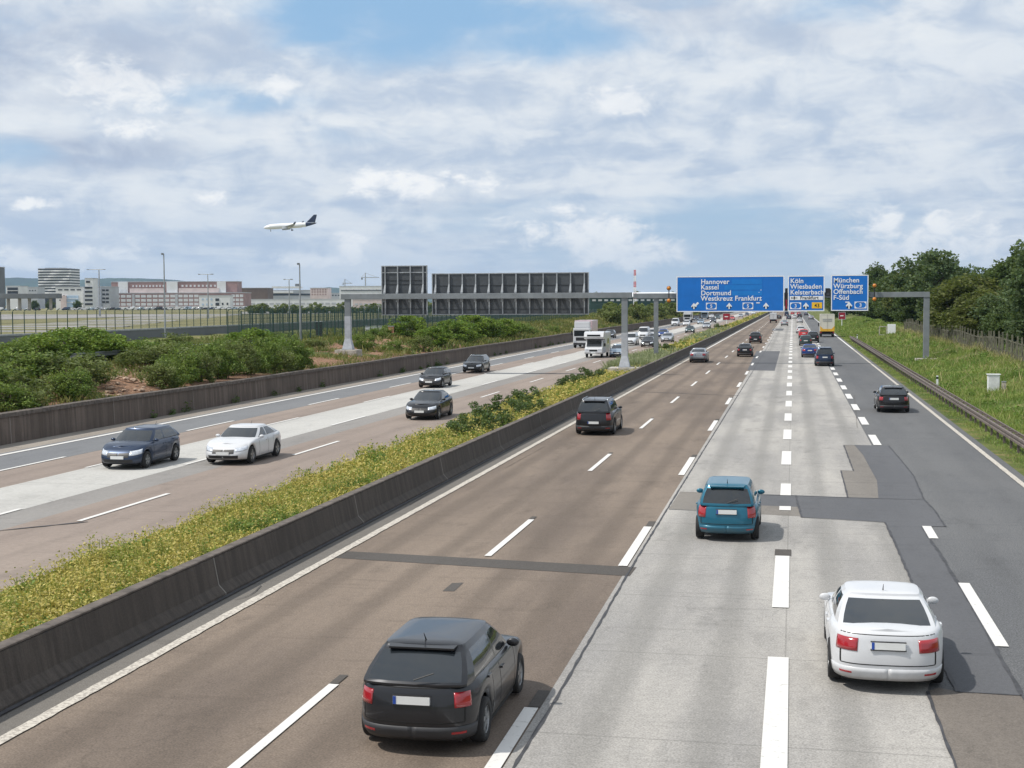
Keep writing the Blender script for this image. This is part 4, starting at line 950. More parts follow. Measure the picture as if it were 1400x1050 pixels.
    if lod > 0:
        seams = MB()
        for yy in (yB, yF-0.22, max(S.yc[1]+r+0.12, yRb+0.75)):
            uu = S.u_y(yy); seams_ = patch(S, uu-0.0012, uu+0.0012, 0.12, 1.0, 0.002, both=True, nu=2, ng=10); seams.raw(seams_.v, seams_.f)
        out.append(('door_gap', seams.mesh('door_gap', M_SEAM), M_SEAM, None))
        uu = S.u_rear(hw*0.80)
        sm2 = patch(S, uu-0.003, uu+0.003, 0.34, 0.60, 0.002, both=True, nu=2, ng=8); tt = patch(S, 0, S.u_rear(hw*0.8), 0.325, 0.345, 0.003, both=True, nu=10, ng=2); sm2.raw(tt.v, tt.f)
        tt = patch(S, 0, S.u_rear(hw*0.84), 0.93, 0.945, 0.003, both=True, nu=10, ng=2); sm2.raw(tt.v, tt.f)
        out.append(('tailgate_gap', sm2.mesh('tailgate_gap', M_SEAM), M_SEAM, None))
        for sgn in (1, -1):
            for yy in (yB+0.16, yB-0.75):
                Pp = S.P(np.array([S.u_y(yy)]), 0.80)[0]
                out.append(('door_handle', MB().box(sgn*Pp[0]-0.015, sgn*Pp[0]+0.03*sgn if sgn > 0 else sgn*Pp[0]+0.015, Pp[1]-0.09, Pp[1]+0.09, Pp[2]-0.015, Pp[2]+0.015).mesh('door_handle', None) if sgn > 0 else MB().box(-Pp[0]-0.03, -Pp[0]+0.015, Pp[1]-0.09, Pp[1]+0.09, Pp[2]-0.015, Pp[2]+0.015).mesh('door_handle', None), 'paint', None))
        # rear wiper and aerial
        if kind not in ('sedan', 'coupe'):
            zz = S.deck+0.06; yw_ = yRb-0.04
            out.append(('rear_wiper', MB().tube([(0.02, yw_-0.01, zz), (0.30, yw_+0.012, zz+0.10)], 0.010, 5).mesh('rear_wiper', M_BLK), M_BLK, None))
            sp_ = MB().raw([(-wr*0.82, yRr+0.06, Hr+0.035), (wr*0.82, yRr+0.06, Hr+0.035), (wr*0.76, yRr-0.13, Hr+0.005), (-wr*0.76, yRr-0.13, Hr+0.005), (-wr*0.82, yRr+0.06, Hr-0.01), (wr*0.82, yRr+0.06, Hr-0.01), (wr*0.76, yRr-0.13, Hr-0.02), (-wr*0.76, yRr-0.13, Hr-0.02)], [(3, 2, 1, 0), (4, 5, 6, 7), (2, 3, 7, 6), (1, 2, 6, 5), (3, 0, 4, 7)])
            out.append(('spoiler', sp_.mesh('spoiler', None), 'paint', None))
        out.append(('aerial', MB().tube([(0, yRr+0.15, Hr+0.05), (0, yRr+0.02, Hr+0.18)], [0.012, 0.004], 5).mesh('aerial', M_BLK), M_BLK, None))
    if kind in ('wagon', 'suv') and lod > 0:
        for sgn in (1, -1):
            out.append(('roof_rail', MB().tube([(sgn*wr*0.93, yRf-0.15, Hr+0.02), (sgn*wr*0.90, yRf-0.3, Hr+0.085), (sgn*wr*0.90, yRr+0.3, Hr+0.085), (sgn*wr*0.93, yRr+0.12, Hr+0.02)], 0.018, 6).mesh('roof_rail', M_CHROME, True), M_CHROME, None))
    CARC[key] = out; return out
def car(label, kind, pmat, x, y, toward=False, lod=1, group=None, cat='car', rz=0.0, roofmat=None, name='car', bump=False):
    t_ = thing(name, label, cat, (x, y, 0.022), (math.pi if toward else 0)+rz, group)
    for nm, me, mt, _ in car_meshes(kind, lod):
        if nm == 'WHEELS':
            for (wx_, wy, wz) in mt:
                o = meshobj('wheel', me[0], t_); o.location = (wx_, wy, wz)
                if wx_ < 0: o.rotation_euler = (0, 0, math.pi)
                meshobj('rim', me[1], o)
            continue
        o = meshobj(nm, me, t_)
        if mt == 'paint':
            if not me.materials: me.materials.append(pmat)
            o.material_slots[0].link = 'OBJECT'; o.material_slots[0].material = roofmat if (roofmat and nm == 'roof') else pmat
        elif not me.materials: me.materials.append(mt)
        if bump and nm == 'bumper': o.material_slots[0].link = 'OBJECT'; o.material_slots[0].material = pmat
    return t_
P_GREY = paint('graphite_paint', (0.022, 0.023, 0.027), 0.45); P_BLACK = paint('black_paint', (0.007, 0.007, 0.009), 0.2, 0.25)
P_WHITE = paint('white_paint', (0.58, 0.59, 0.61), 0.0, 0.35); P_SILVER = paint('silver_paint', (0.42, 0.44, 0.47), 0.65)
P_TEAL = paint('teal_paint', (0.008, 0.125, 0.20), 0.3); P_BLUE = paint('blue_paint', (0.012, 0.05, 0.22), 0.35); P_DBLUE = paint('dark_blue_paint', (0.018, 0.035, 0.075), 0.5)
P_RED = paint('red_paint', (0.50, 0.018, 0.02), 0.1); P_LBLUE = paint('light_blue_paint', (0.30, 0.38, 0.46), 0.5); P_GREEN = paint('dark_green_paint', (0.03, 0.065, 0.065), 0.5)
P_YELL = paint('yellow_paint', (0.75, 0.42, 0.03), 0.0); P_CREAM = paint('cream_white_paint', (0.66, 0.64, 0.55), 0.0, 0.4); P_PINK = paint('pale_pink_paint', (0.55, 0.42, 0.44), 0.0, 0.4)
def rear_at(px, py):       # where the rear bumper meets the road
    return G(px, py)
def away(label, kind, pm, px, py, lod=1, **kw):
    x, y = G(px, py); return car(label, kind, pm, x, y+SPECS[kind]['L']/2, False, lod, **kw)
def coming(label, kind, pm, px, py, lod=1, **kw):
    x, y = G(px, py); return car(label, kind, pm, x, y+SPECS[kind]['L']/2, True, lod, **kw)
GN = 'cars driving away on the near carriageway'; GF = 'cars approaching on the far carriageway'
away('dark graphite hatchback in the brown lane closest to the camera', 'hatch', P_GREY, 563, 1036, group=GN)
away('white fastback car at the right on the pale concrete lane, nearest white car', 'coupe', P_WHITE, 1214, 952, bump=True, group=GN)
away('small teal blue hatchback on the pale concrete lane', 'small', P_TEAL, 993, 742, bump=True, group=GN)
away('dark grey compact off-roader beside the concrete barrier', 'suv', P_GREY, 811, 596, group=GN)
away('black compact car in the rightmost lane by the guard rail', 'hatch', P_BLACK, 1222, 565, group=GN)
away('silver car beside the barrier on the brown lanes', 'sedan', P_SILVER, 954, 496, group=GN)
away('black hatchback with white plate behind the silver car on the brown lanes', 'hatch', P_BLACK, 1018, 488, group=GN)
away('black off-roader ahead of the black hatchback on the brown lanes', 'suv', P_BLACK, 1032.5, 469.5, group=GN)
away('dark people carrier at the right edge of the concrete lanes below the middle blue sign', 'mpv', P_DBLUE, 1127.5, 501, group=GN)
away('bright blue saloon left of the dark people carrier', 'sedan', P_BLUE, 1107, 489, group=GN)
away('dark green estate car just ahead of the bright blue saloon', 'wagon', P_GREEN, 1101.5, 473, 0, group=GN)
away('dark off-roader between the dark green estate and the yellow lorry', 'suv', P_BLACK, 1111.5, 468.5, 0, group=GN)
away('red hatchback ahead of the dark green estate', 'hatch', P_RED, 1099, 462, 0, group=GN)
away('white and dark car ahead of the red hatchback', 'hatch', P_WHITE, 1095, 456, 0, group=GN)
away('white hatchback far ahead in the lane left of the lorry', 'hatch', P_WHITE, 1093.5, 441.5, 0, group=GN)
away('silver car below the gap between the two left blue signs', 'sedan', P_SILVER, 1072.5, 445.5, 0, group=GN)
away('dark blue car ahead of the far silver car', 'hatch', P_DBLUE, 1078.5, 437, 0, group=GN)
away('dark grey van far ahead under the gap of the two left blue signs', 'van', P_DBLUE, 1075.5, 432.5, 0, group=GN, cat='van')
away('black car just right of the white box van', 'hatch', P_BLACK, 1065, 436.5, 0, group=GN)
away('white car right beside the far dark blue car', 'hatch', P_WHITE, 1086.5, 436, 0, group=GN)
away('small red car far ahead, left of two under the middle blue sign', 'hatch', P_RED, 1083.5, 430.5, 0, group=GN)
away('small red car far ahead, right of two under the middle blue sign', 'hatch', P_RED, 1092.0, 431.0, 0, group=GN)
away('black car in front of the far white hatchback', 'suv', P_BLACK, 1093.2, 435, 0, group=GN)
away('white and silver saloon in the right lane ahead of the yellow lorry', 'sedan', P_SILVER, 1109, 437, 0, group=GN)
away('small dark car beside the saloon ahead of the yellow lorry', 'hatch', P_DBLUE, 1102.0, 431.5, 0, group=GN)
away('pale car farthest ahead under the middle blue sign', 'hatch', P_WHITE, 1088, 427.8, 0, group=GN)
# far carriageway
coming('dark blue car on the pale lane at the far left, beside the white coupe', 'hatch', P_DBLUE, 160, 643, group=GF)
coming('white coupe with black lower grille on the pale lane at the left', 'coupe', P_WHITE, 304, 637, group=GF)
coming('black saloon with pale headlights, lower of the two near the shrubs', 'sedan', P_BLACK, 573, 575, group=GF)
coming('dark car directly behind the black saloon', 'hatch', P_GREY, 586, 531, group=GF)
coming('black estate car with bright headlights nearest the retaining wall', 'wagon', P_BLACK, 644, 510, group=GF)
coming('light blue car half hidden behind the median gantry post', 'sedan', P_LBLUE, 843, 489, group=GF)
coming('dark car behind the box lorry by the retaining wall', 'hatch', P_GREY, 832, 462.5, 0, group=GF)
coming('white van behind the median gantry post', 'mpv', P_WHITE, 861, 472.5, 0, group=GF, cat='van')
coming('black car between the two gantry posts', 'hatch', P_BLACK, 884.5, 475, 0, group=GF)
coming('white van behind the black car between the gantry posts', 'van', P_WHITE, 878.5, 464, 0, group=GF, cat='van')
coming('white car half hidden by the right one of the two gantry posts', 'suv', P_WHITE, 890, 463, 0, group=GF)
coming('dark blue car just right of the rear gantry post', 'hatch', P_BLUE, 905.5, 461.5, 0, group=GF)
coming('silver car in the lane next to the median right of the gantry posts', 'sedan', P_SILVER, 911, 468, 0, group=GF)
coming('white delivery van by the hedge right of the gantry posts', 'van', P_WHITE, 922.5, 446, 0, group=GF, cat='van')
coming('small white car in front of the white cab lorry', 'hatch', P_WHITE, 938, 446, 0, group=GF)
coming('dark green car beside the median right of the rear gantry post', 'hatch', P_GREEN, 942.5, 455.5, 0, group=GF)
coming('silver saloon beside the tall grass of the median', 'sedan', P_SILVER, 965.5, 449.5, 0, group=GF)
coming('dark blue car behind the white cab lorry', 'wagon', P_DBLUE, 951.5, 438.5, 0, group=GF)
coming('light blue car left of the far silver saloon', 'hatch', P_LBLUE, 957.5, 443.5, 0, group=GF)
coming('black car behind the far silver saloon', 'hatch', P_BLACK, 974.5, 441.5, 0, group=GF)
coming('dark green car left of the dark red board', 'suv', P_GREEN, 980.5, 436.5, 0, group=GF)
coming('white car behind the small lorry under the widest sign', 'hatch', P_WHITE, 972.5, 434.8, 0, group=GF)
coming('dark red car right of the dark red board', 'hatch', P_RED, 1000.5, 437.8, 0, group=GF)
coming('silver car far back right of the dark red board', 'hatch', P_SILVER, 1012.5, 433.8, 0, group=GF)
coming('pale van farthest back on the approaching side', 'van', P_WHITE, 1030, 430.2, 0, group=GF, cat='van')
coming('small dark car far back beside the pale van', 'hatch', P_DBLUE, 1021, 431.6, 0, group=GF)

# ------------------------------------------------------------ lorries, motorhome
def wheel_set(t_, pts, r=0.48, w=0.30):
    ty = MB().lathe([(r*0.55, -w/2), (r*0.95, -w/2), (r, -w/2+0.03), (r, w/2-0.03), (r*0.95, w/2), (r*0.55, w/2)], 20, axis='x').mesh('wheel', M_TYRE, True)
    ri = MB().lathe([(r*0.57, w/2-0.01), (r*0.5, w/2-0.06), (r*0.25, w/2-0.05), (0.001, w/2+0.01)], 16, axis='x').mesh('rim', M_RIM)
    for (x, y) in pts:
        o = meshobj('wheel', ty, t_); o.location = (x, y, r); o.rotation_euler = (0, 0, 0 if x > 0 else math.pi); meshobj('rim', ri, o)
def boxlorry(label, x, y, toward, cabm, boxm, W_=2.45, L_=7.5, H_=3.6, lower=None, group=None, cab=True, boxcol2=None):
    t_ = thing('lorry', label, 'lorry', (x, y, 0.022), math.pi if toward else 0, group); hw = W_/2
    # local +y is the front; the near end as placed is -y for a lorry driving away
    f = L_/2
    MB().box(-hw, hw, -f, f-1.9, 1.0, H_, bev=0.05).build('cargo_box', boxm, t_)
    fr = MB().box(-hw, hw, -f-0.03, -f+0.0, 1.0, 1.12).box(-hw, -hw+0.1, -f-0.03, -f, 1.12, H_-0.1).box(hw-0.1, hw, -f-0.03, -f, 1.12, H_-0.1).box(-hw, hw, -f-0.03, -f, H_-0.1, H_)
    fr.build('door_frame', boxm if lower else M_STEEL, t_)
    if lower: MB().prism([(-hw, 0), (hw, 0), (hw, 0.95), (hw-0.5, 0.42), (-hw+0.5, 0.42), (-hw, 0.95)], 0, 0.02, Matrix(((1, 0, 0, 0), (0, 0, -1, -f-0.032), (0, 1, 0, 1.0), (0, 0, 0, 1)))).build('rear_band', lower, t_)
    MB().box(-0.01, 0.01, -f-0.06, -f-0.03, 1.1, H_-0.1).build('door_gap', M_SEAM, t_)
    MB().box(-hw*0.9, hw*0.9, -f+0.1, f-1.0, 0.65, 0.98).build('chassis', M_UNDER, t_)
    MB().box(-hw*0.95, hw*0.95, -f-0.05, -f+0.08, 0.45, 0.62, bev=0.01).build('rear_bumper', M_BLK, t_)
    for s_ in (1, -1): MB().box(s_*hw*0.9-0.16, s_*hw*0.9+0.16-0.1*max(s_, 0), -f-0.08, -f-0.02, 0.70, 0.86).build('tail_light', M_TAIL, t_)
    c = MB().box(-hw+0.06, hw-0.06, f-1.75, f, 0.55, 2.75, bev=0.14).build('cab', cabm, t_)
    MB().box(-hw+0.2, hw-0.2, f-0.01, f+0.012, 1.62, 2.40, bev=0.005).build('windscreen', M_GLASS, t_)
    for s_ in (1, -1):
        MB().box(s_*(hw-0.062)-0.005, s_*(hw-0.062)+0.01, f-1.2, f-0.35, 1.65, 2.35).build('side_window', M_GLASS, t_)
        MB().box(s_*(hw-0.35)-0.18, s_*(hw-0.35)+0.18, f-0.01, f+0.02, 0.75, 0.95, bev=0.005).build('headlight', M_HEAD, t_)
        MB().box(s_*(hw+0.14)-0.09, s_*(hw+0.14)+0.09, f-0.25, f-0.13, 1.75, 2.35, bev=0.02).build('wing_mirror', M_BLK, t_)
    MB().box(-hw+0.45, hw-0.45, f-0.01, f+0.015, 1.0, 1.45).build('grille', M_BLK, t_)
    MB().box(-hw+0.1, hw-0.1, f-0.05, f+0.06, 0.42, 0.70, bev=0.02).build('bumper', M_PLAST, t_)
    MB().box(-hw+0.15, hw-0.15, f-1.6, f-0.5, 2.76, H_-0.15, bev=0.15).build('wind_deflector', cabm, t_)
    wheel_set(t_, [(hw-0.2, f-0.95), (-hw+0.2, f-0.95), (hw-0.2, -f+1.8), (-hw+0.2, -f+1.8)])
    return t_
x, y = G(1131, 461); lo_ = boxlorry('cream box lorry with yellow lower corners at the right edge of the road', x, y+3.75, False, P_YELL, P_CREAM, lower=P_YELL, H_=4.0)
for zz, w_ in ((2.75, 0.8), (3.05, 0.8)): MB().box(-w_, -0.05, -3.79, -3.785, zz, zz+0.12).build('faded_lettering', M_STEEL, lo_); MB().box(0.05, w_, -3.79, -3.785, zz, zz+0.12).build('faded_lettering', M_STEEL, lo_)
x, y = G(795, 476); boxlorry('white box lorry with a pale pink box behind the motorhome', x, y+3.75, True, P_WHITE, P_PINK, H_=3.75)
x, y = G(939.5, 441); boxlorry('tall white lorry behind the small white car on the far carriageway', x, y+3.75, True, P_WHITE, P_WHITE, H_=4.0)
x, y = G(963, 436.8); boxlorry('white lorry with a lilac cab left of the dark red board', x, y+3.75, True, P_LBLUE, P_WHITE, H_=3.9)
x, y = G(1057, 441.5); boxlorry('white box van on the brown lanes below the widest sign', x, y+3, False, P_WHITE, P_WHITE, W_=2.1, L_=6, H_=2.7)
# white label block on the cream lorry: faint lettering too blurred to read
x, y = G(811, 489.5)
mh = thing('motorhome', 'white motorhome with an over-cab bed approaching beside the median', 'motorhome', (x, y+3.4, 0.022), math.pi)
MB().box(-1.12, 1.12, -3.4, 1.3, 0.5, 2.85, bev=0.10).build('living_body', P_WHITE, mh)
S_ = [(1.25, 2.0), (2.9, 2.12), (3.05, 2.35), (2.75, 2.8), (2.2, 2.93), (1.25, 2.93)]
mb = MB().prism([(a, b) for a, b in S_], -1.1, 1.1, Matrix(((0, 0, 1, 0), (1, 0, 0, 0), (0, 1, 0, 0), (0, 0, 0, 1)))); mb.build('overcab_bed', P_WHITE, mh)
S_ = [(1.25, 0.45), (3.3, 0.45), (3.42, 0.6), (3.38, 0.95), (3.15, 1.12), (2.75, 1.22), (2.25, 1.99), (1.25, 1.99)]
MB().prism(S_, -0.98, 0.98, Matrix(((0, 0, 1, 0), (1, 0, 0, 0), (0, 1, 0, 0), (0, 0, 0, 1)))).build('cab', P_WHITE, mh)
MB().raw([(-0.85, 2.76, 1.235), (0.85, 2.76, 1.235), (0.80, 2.285, 1.97), (-0.80, 2.285, 1.97)], [(0, 1, 2, 3)]).build('windscreen', M_GLASS, mh)
for s_ in (1, -1):
    MB().raw([(s_*0.985, 2.62, 1.2), (s_*0.985, 1.5, 1.2), (s_*0.985, 1.5, 1.85), (s_*0.985, 2.2, 1.85)], [(0, 1, 2, 3)]).build('side_window', M_GLASS, mh)
    MB().box(s_*0.72-0.16, s_*0.72+0.16, 3.28, 3.40, 0.78, 1.0, bev=0.02).build('headlight', M_HEAD, mh)
    MB().box(s_*1.18-0.1, s_*1.18+0.1, 2.35, 2.45, 1.25, 1.6, bev=0.02).build('wing_mirror', M_BLK, mh)
    MB().box(s_*1.125-0.006, s_*1.125+0.006, -1.6, -0.4, 1.5, 2.1).build('side_window', M_GLASS, mh)
MB().box(-0.45, 0.45, 3.36, 3.42, 0.72, 0.92, bev=0.01).build('grille', M_BLK, mh); MB().box(-0.26, 0.26, 3.42, 3.45, 0.5, 0.61).build('number_plate', M_PLATE, mh)
MB().box(-0.75, 0.75, 2.98, 3.03, 2.38, 2.6, M=None).build('front_window', M_GLASS, mh)
wheel_set(mh, [(0.85, 2.4), (-0.85, 2.4), (0.95, -1.6), (-0.95, -1.6)], 0.34, 0.22)
# ------------------------------------------------------------ vegetation
def quads(C, size, up=0.35, aspect=1.6, droop=None):
    """leaf quads round centres C (n,3); size scalar or (n,)"""
    n = len(C); a = rng.normal(size=(n, 3)); a[:, 2] = a[:, 2]*0.6; a /= np.linalg.norm(a, axis=1, keepdims=True)
    nrm = rng.normal(size=(n, 3)); nrm[:, 2] += up*2.5; b = np.cross(nrm, a); b /= np.maximum(np.linalg.norm(b, axis=1, keepdims=True), 1e-6)
    s = (np.ones(n)*size)[:, None]*rng.uniform(0.6, 1.3, (n, 1)); a = a*s*aspect/2; b = b*s/2
    return np.stack([C-a, C-b*0.9+a*0.1, C+a, C+b*0.9-a*0.1], 1)
def blades(X, Y, Z, h, w, lean=0.35):
    n = len(X); B = np.stack([X, Y, Z], 1); th = rng.uniform(0, 2*np.pi, n); d = np.stack([np.cos(th), np.sin(th), np.zeros(n)], 1)*(np.ones(n)*w)[:, None]
    hh = (h*rng.uniform(0.5, 1.25, n)); L = rng.normal(size=(n, 3))*lean; L[:, 2] = 1; T = B+L*hh[:, None]
    return np.stack([B-d, B+d, T+d*0.35, T-d*0.35], 1)
HXA = np.array([a for a, b in TH]); HZA = np.array([b for a, b in TH])
def hz(X, Y):
    Z = np.interp(X, HXA, HZA); w = np.where((Z > 0.1) | (X > 9.6), 0.10, 0)*np.minimum(1, np.abs(Z))
    return Z+w*(np.sin(X*0.9+Y*0.31)+np.sin(Y*0.17-X*0.5)+np.sin(Y*0.71+X*0.23))
class VN:      # cheap smooth value noise
    def __init__(s, sc, seed): s.sc = sc; r = np.random.default_rng(seed); s.k = [(r.normal(size=2)*f, r.uniform(0, 6.3), 1/f**0.6) for f in (1, 1, 1.9, 2.3, 3.7, 5.1, 7.3)]
    def __call__(s, X, Y):
        v_ = 0; w = 0
        for k, p, a in s.k: v_ = v_+a*np.sin((X*k[0]+Y*k[1])/s.sc*2.2+p); w += a
        return v_/w
N1, N2, N3 = VN(2.2, 1), VN(0.7, 2), VN(9.0, 3)
# median strip
MX0, MX1 = MED0+0.05, BX-0.60
def med_h(X, Y):          # height of the plants over the soil
    e = np.minimum(X-MX0, MX1-X); return (0.25+0.20*N1(X, Y)+0.14*N2(X, Y)).clip(0.08)*np.clip(e/0.5+0.45, 0.4, 1)*np.interp(Y, [95, 116, 124, 150], [1, 0.45, 0.6, 0.9])
def median(y0, y1, per, size, tall=None):
    n = int((y1-y0)*(MX1-MX0)*per); X = rng.uniform(MX0-0.1, MX1+0.03, n); Y = rng.uniform(y0, y1, n); h = med_h(X, Y)
    Z = hz(X, Y)+h*rng.uniform(0.0, 1.0, n)**0.5
    return X, Y, Z
layers = [(14, 45, 900, 0.060), (45, 80, 420, 0.085), (80, 150, 170, 0.13), (150, 420, 26, 0.30), (420, 800, 6, 0.6)]
Qs = []; Qg = []; Qp = []
for (y0, y1, per, sz) in layers:
    X, Y, Z = median(y0, y1, per, sz)
    grn = N3(X*2, Y)+0.8*N1(X, Y+40)+0.6*N2(X+9, Y)
    # yellow flowering part near, green from 118 m, pale grass round the gantry posts
    gthr = np.interp(Y, [14, 75, 82, 100, 108, 118, 124, 300], [0.48, 0.45, 0.42, 0.6, 0.9, 0.7, -0.2, 0.05])
    edge = (X > MX1-0.35) | (X < MX0+0.25)
    isg = (grn > gthr) | (edge & (rng.random(len(X)) < 0.3))
    pale = (Y > 122) & (Y < 165) & (grn < 0.35) | ((Y > 210) & (Y < 300) & (grn < 0.0))
    P = np.stack([X, Y, Z], 1); q = quads(P, sz, up=0.9, aspect=1.3)
    Qs.append(q[~isg & ~pale]); Qg.append(q[isg & ~pale])
    m = pale; Qp.append(blades(X[m], Y[m], hz(X[m], Y[m]), np.where(np.abs(Y[m]-YA) < 6, 0.4, 0.75), sz*0.25))
    # upright stems give the strip its ragged outline
    # feathery flower plumes: small tufts of heads carried above the rest
    m_ = int((y1-y0)*(MX1-MX0)*min(14, per/40)); px_ = rng.uniform(MX0, MX1, m_); py_ = rng.uniform(y0, y1, m_); hh_ = med_h(px_, py_)*rng.uniform(1.0, 1.7, m_); kk = 14
    C = np.repeat(np.stack([px_, py_, hz(px_, py_)+hh_], 1), kk, 0)+rng.normal(size=(m_*kk, 3))*np.array([0.055, 0.055, 0.08])*(1+sz*4)
    q2 = quads(C, sz*0.8, up=0.4, aspect=1.4); kq = np.repeat(rng.random(m_) < 0.86, kk); Qs.append(q2[kq]); Qg.append(q2[~kq])
    n = int(len(X)*0.14); X = rng.uniform(MX0-0.1, MX1+0.05, n); Y = rng.uniform(y0, y1, n); b = blades(X, Y, hz(X, Y), med_h(X, Y)*1.25+0.03, sz*0.16, 0.35)
    k = rng.random(n) < 0.5; Qs.append(b[k]); Qg.append(b[~k])
tag(meshobj('ground_cover', npquads('ground_cover', np.concatenate(Qs), L_MED)), 'yellow flowering ground cover filling the median strip', 'ground cover', kind='stuff')
tag(meshobj('grass', npquads('grass', np.concatenate(Qg), L_MEDG)), 'green herbs and grass growing among the yellow flowers of the median', 'grass', kind='stuff')
tag(meshobj('grass', npquads('grass', np.concatenate(Qp), L_PALEG)), 'tall pale seeding grass on the median round the gantry posts', 'grass', kind='stuff')
# right verge and bank
Q = []
for (y0, y1, per, w, hgt) in ((45, 100, 95, 0.016, 0.30), (100, 180, 42, 0.026, 0.34), (180, 420, 9, 0.07, 0.42)):
    n = int((y1-y0)*13*per); X = rng.uniform(8.15, 21, n)if False else rng.uniform(8.35, 20.5, n); Y = rng.uniform(y0, y1, n)
    k = N1(X, Y)+0.5*N3(X, Y); h = hgt*(0.75+0.5*k)*np.where(X < 9.6, 0.45, 1.0)*np.clip((X-8.2)/0.5, 0.3, 1)
    Q.append(blades(X, Y, hz(X, Y)-0.02, np.maximum(h, 0.06), w, 0.45))
tag(meshobj('grass', npquads('grass', np.concatenate(Q), L_GRASS)), 'long green grass on the right bank and along the guard rail', 'grass', kind='stuff')
n = 5500; X = np.where(rng.random(n) < 0.4, rng.normal(16.9, 0.35, n), rng.uniform(9.8, 17, n)); Y = rng.uniform(60, 240, n); k = (N2(X*0.4, Y*0.3)+0.5*N3(X, Y) > 0.05) | (X > 16.2); X, Y = X[k], Y[k]
tag(meshobj('grass', npquads('grass', blades(X, Y, hz(X, Y), 0.62, 0.022, 0.5), L_STRAW)), 'dry straw coloured grass stalks on the right bank and at the fence foot', 'grass', kind='stuff')
# weeds of the bank: low herb clumps
Q = []
for i in range(260):
    y = rng.uniform(60, 260); x = rng.uniform(9.8, 19); r_ = rng.uniform(0.25, 0.7); n = 110 if y < 130 else 60
    p = rng.normal(size=(n, 3))*np.array([r_*0.5, r_*0.6, r_*0.28]); p[:, 2] = np.abs(p[:, 2])+hz(np.array([x]), np.array([y]))[0]; p[:, 0] += x; p[:, 1] += y
    Q.append(quads(p, 0.11 if y < 130 else 0.16, up=0.6))
tag(meshobj('weeds', npquads('weeds', np.concatenate(Q), L_MEDG)), 'leafy weed clumps scattered through the grass of the right bank', 'weeds', kind='stuff')
# left bank
Q = []
for (y0, y1, per, w, hgt) in ((60, 130, 16, 0.035, 0.35), (130, 330, 7, 0.09, 0.5), (330, 800, 1.6, 0.25, 0.7)):
    n = int((y1-y0)*26*per); X = rng.uniform(-58, -35.1, n); Y = rng.uniform(y0, y1, n)
    k = N1(X*0.6, Y*0.6)+0.6*N3(X, Y)+(Y > 150)*0.6+(X < -46)*0.5; m = k > -0.1; X, Y = X[m], Y[m]
    Q.append(blades(X, Y, hz(X, Y)-0.02, hgt, w, 0.5))
tag(meshobj('weeds', npquads('weeds', np.concatenate(Q), L_LVERGE)), 'rough weeds and dry grass on the left bank behind the wall', 'weeds', kind='stuff')

def crown_pts(n_cl, per, rx, ry, rz_, z0, seed, shape='round', clr=0.30):
    r = np.random.default_rng(seed); out = []
    for i in range(n_cl):
        while True:
            p = r.uniform(-1, 1, 3); d = np.linalg.norm(p)
            if 0.45 < d < 1 : break
        an = math.atan2(p[1], p[0]); k = 1+0.22*math.sin(an*3+seed)+0.16*math.sin(an*5+p[2]*4+seed*2)
        if shape == 'tall': p[:2] *= (1-0.35*max(0, p[2]))
        if shape == 'dome': p[2] = abs(p[2])*1.0-0.15 if r.random() < 0.8 else p[2]
        c = np.array([p[0]*rx*k, p[1]*ry*k, z0+(p[2]+0)*rz_]); rad = clr*min(rx, rz_)*r.uniform(0.6, 1.35)
        q = r.normal(size=(per, 3)); q /= np.linalg.norm(q, axis=1, keepdims=True); q *= rad*r.uniform(0.35, 1.05, (per, 1))**0.6; q[:, 2] *= 0.75
        out.append(c+q)
    return np.concatenate(out)
TREEC = {}
def tree_meshes(key, n_cl, per, rx, rz_, h, leaf, mat, seed, shape='round', clr=0.30, stems=1):
    if key in TREEC: return TREEC[key]
    r = np.random.default_rng(seed+100)
    P = crown_pts(n_cl, per, rx, rx, rz_, h-rz_, seed, shape, clr); P = P[P[:, 2] > 0.05]
    cr = npquads('crown', quads(P, leaf, up=0.3), mat)
    mb = MB(); zc = h-rz_
    for s_ in range(stems):
        a0 = r.uniform(0, 6.3); b = Vector((0.15*stems*math.cos(a0), 0.15*stems*math.sin(a0), 0))*(stems > 1)
        tr = 0.028*h/(stems**0.5); top = Vector((b.x+r.normal()*0.3, b.y+r.normal()*0.3, zc+rz_*0.3))
        pts = [b+Vector((0, 0, -0.3)), b.lerp(top, 0.3)+Vector((r.normal()*0.06*h/5, r.normal()*0.06*h/5, 0)), b.lerp(top, 0.7), top]
        mb.tube(pts, [tr*1.3, tr, tr*0.7, tr*0.3], 7)
        for k in range(5):
            f = 0.35+0.12*k; p0 = b.lerp(top, f); a = r.uniform(0, 6.3); L = rx*r.uniform(0.5, 0.8)
            mb.tube([p0, p0+Vector((math.cos(a)*L*0.5, math.sin(a)*L*0.5, L*0.3)), p0+Vector((math.cos(a)*L, math.sin(a)*L, L*0.55))], [tr*0.55, tr*0.35, tr*0.12], 5)
    TREEC[key] = (cr, mb.mesh('trunk', M_BARK, True)); return TREEC[key]
def plant(name, label, cat, key, x, y, s=1.0, sz=None, group=None, rz=None, z=None, tn='trunk'):
    cr, tk = TREEC[key]
    t_ = thing(name, label, cat, (x, y, (float(hz(np.array([x]), np.array([y]))[0]) if z is None else z)-0.05), rng.uniform(0, 6.28) if rz is None else rz, group)
    t_.scale = (s, s, sz or s); meshobj('crown', cr, t_); meshobj(tn, tk, t_); return t_
tree_meshes('round', 120, 110, 3.4, 3.9, 8.6, 0.27, L_TREE, 3)
tree_meshes('broad', 150, 105, 4.6, 4.2, 8.8, 0.28, L_TREE2, 5, clr=0.27)
tree_meshes('olive', 120, 105, 3.3, 3.7, 7.6, 0.25, L_TREE3, 8)
tree_meshes('dark', 120, 110, 3.3, 3.6, 7.5, 0.25, L_TREE, 12, clr=0.3)
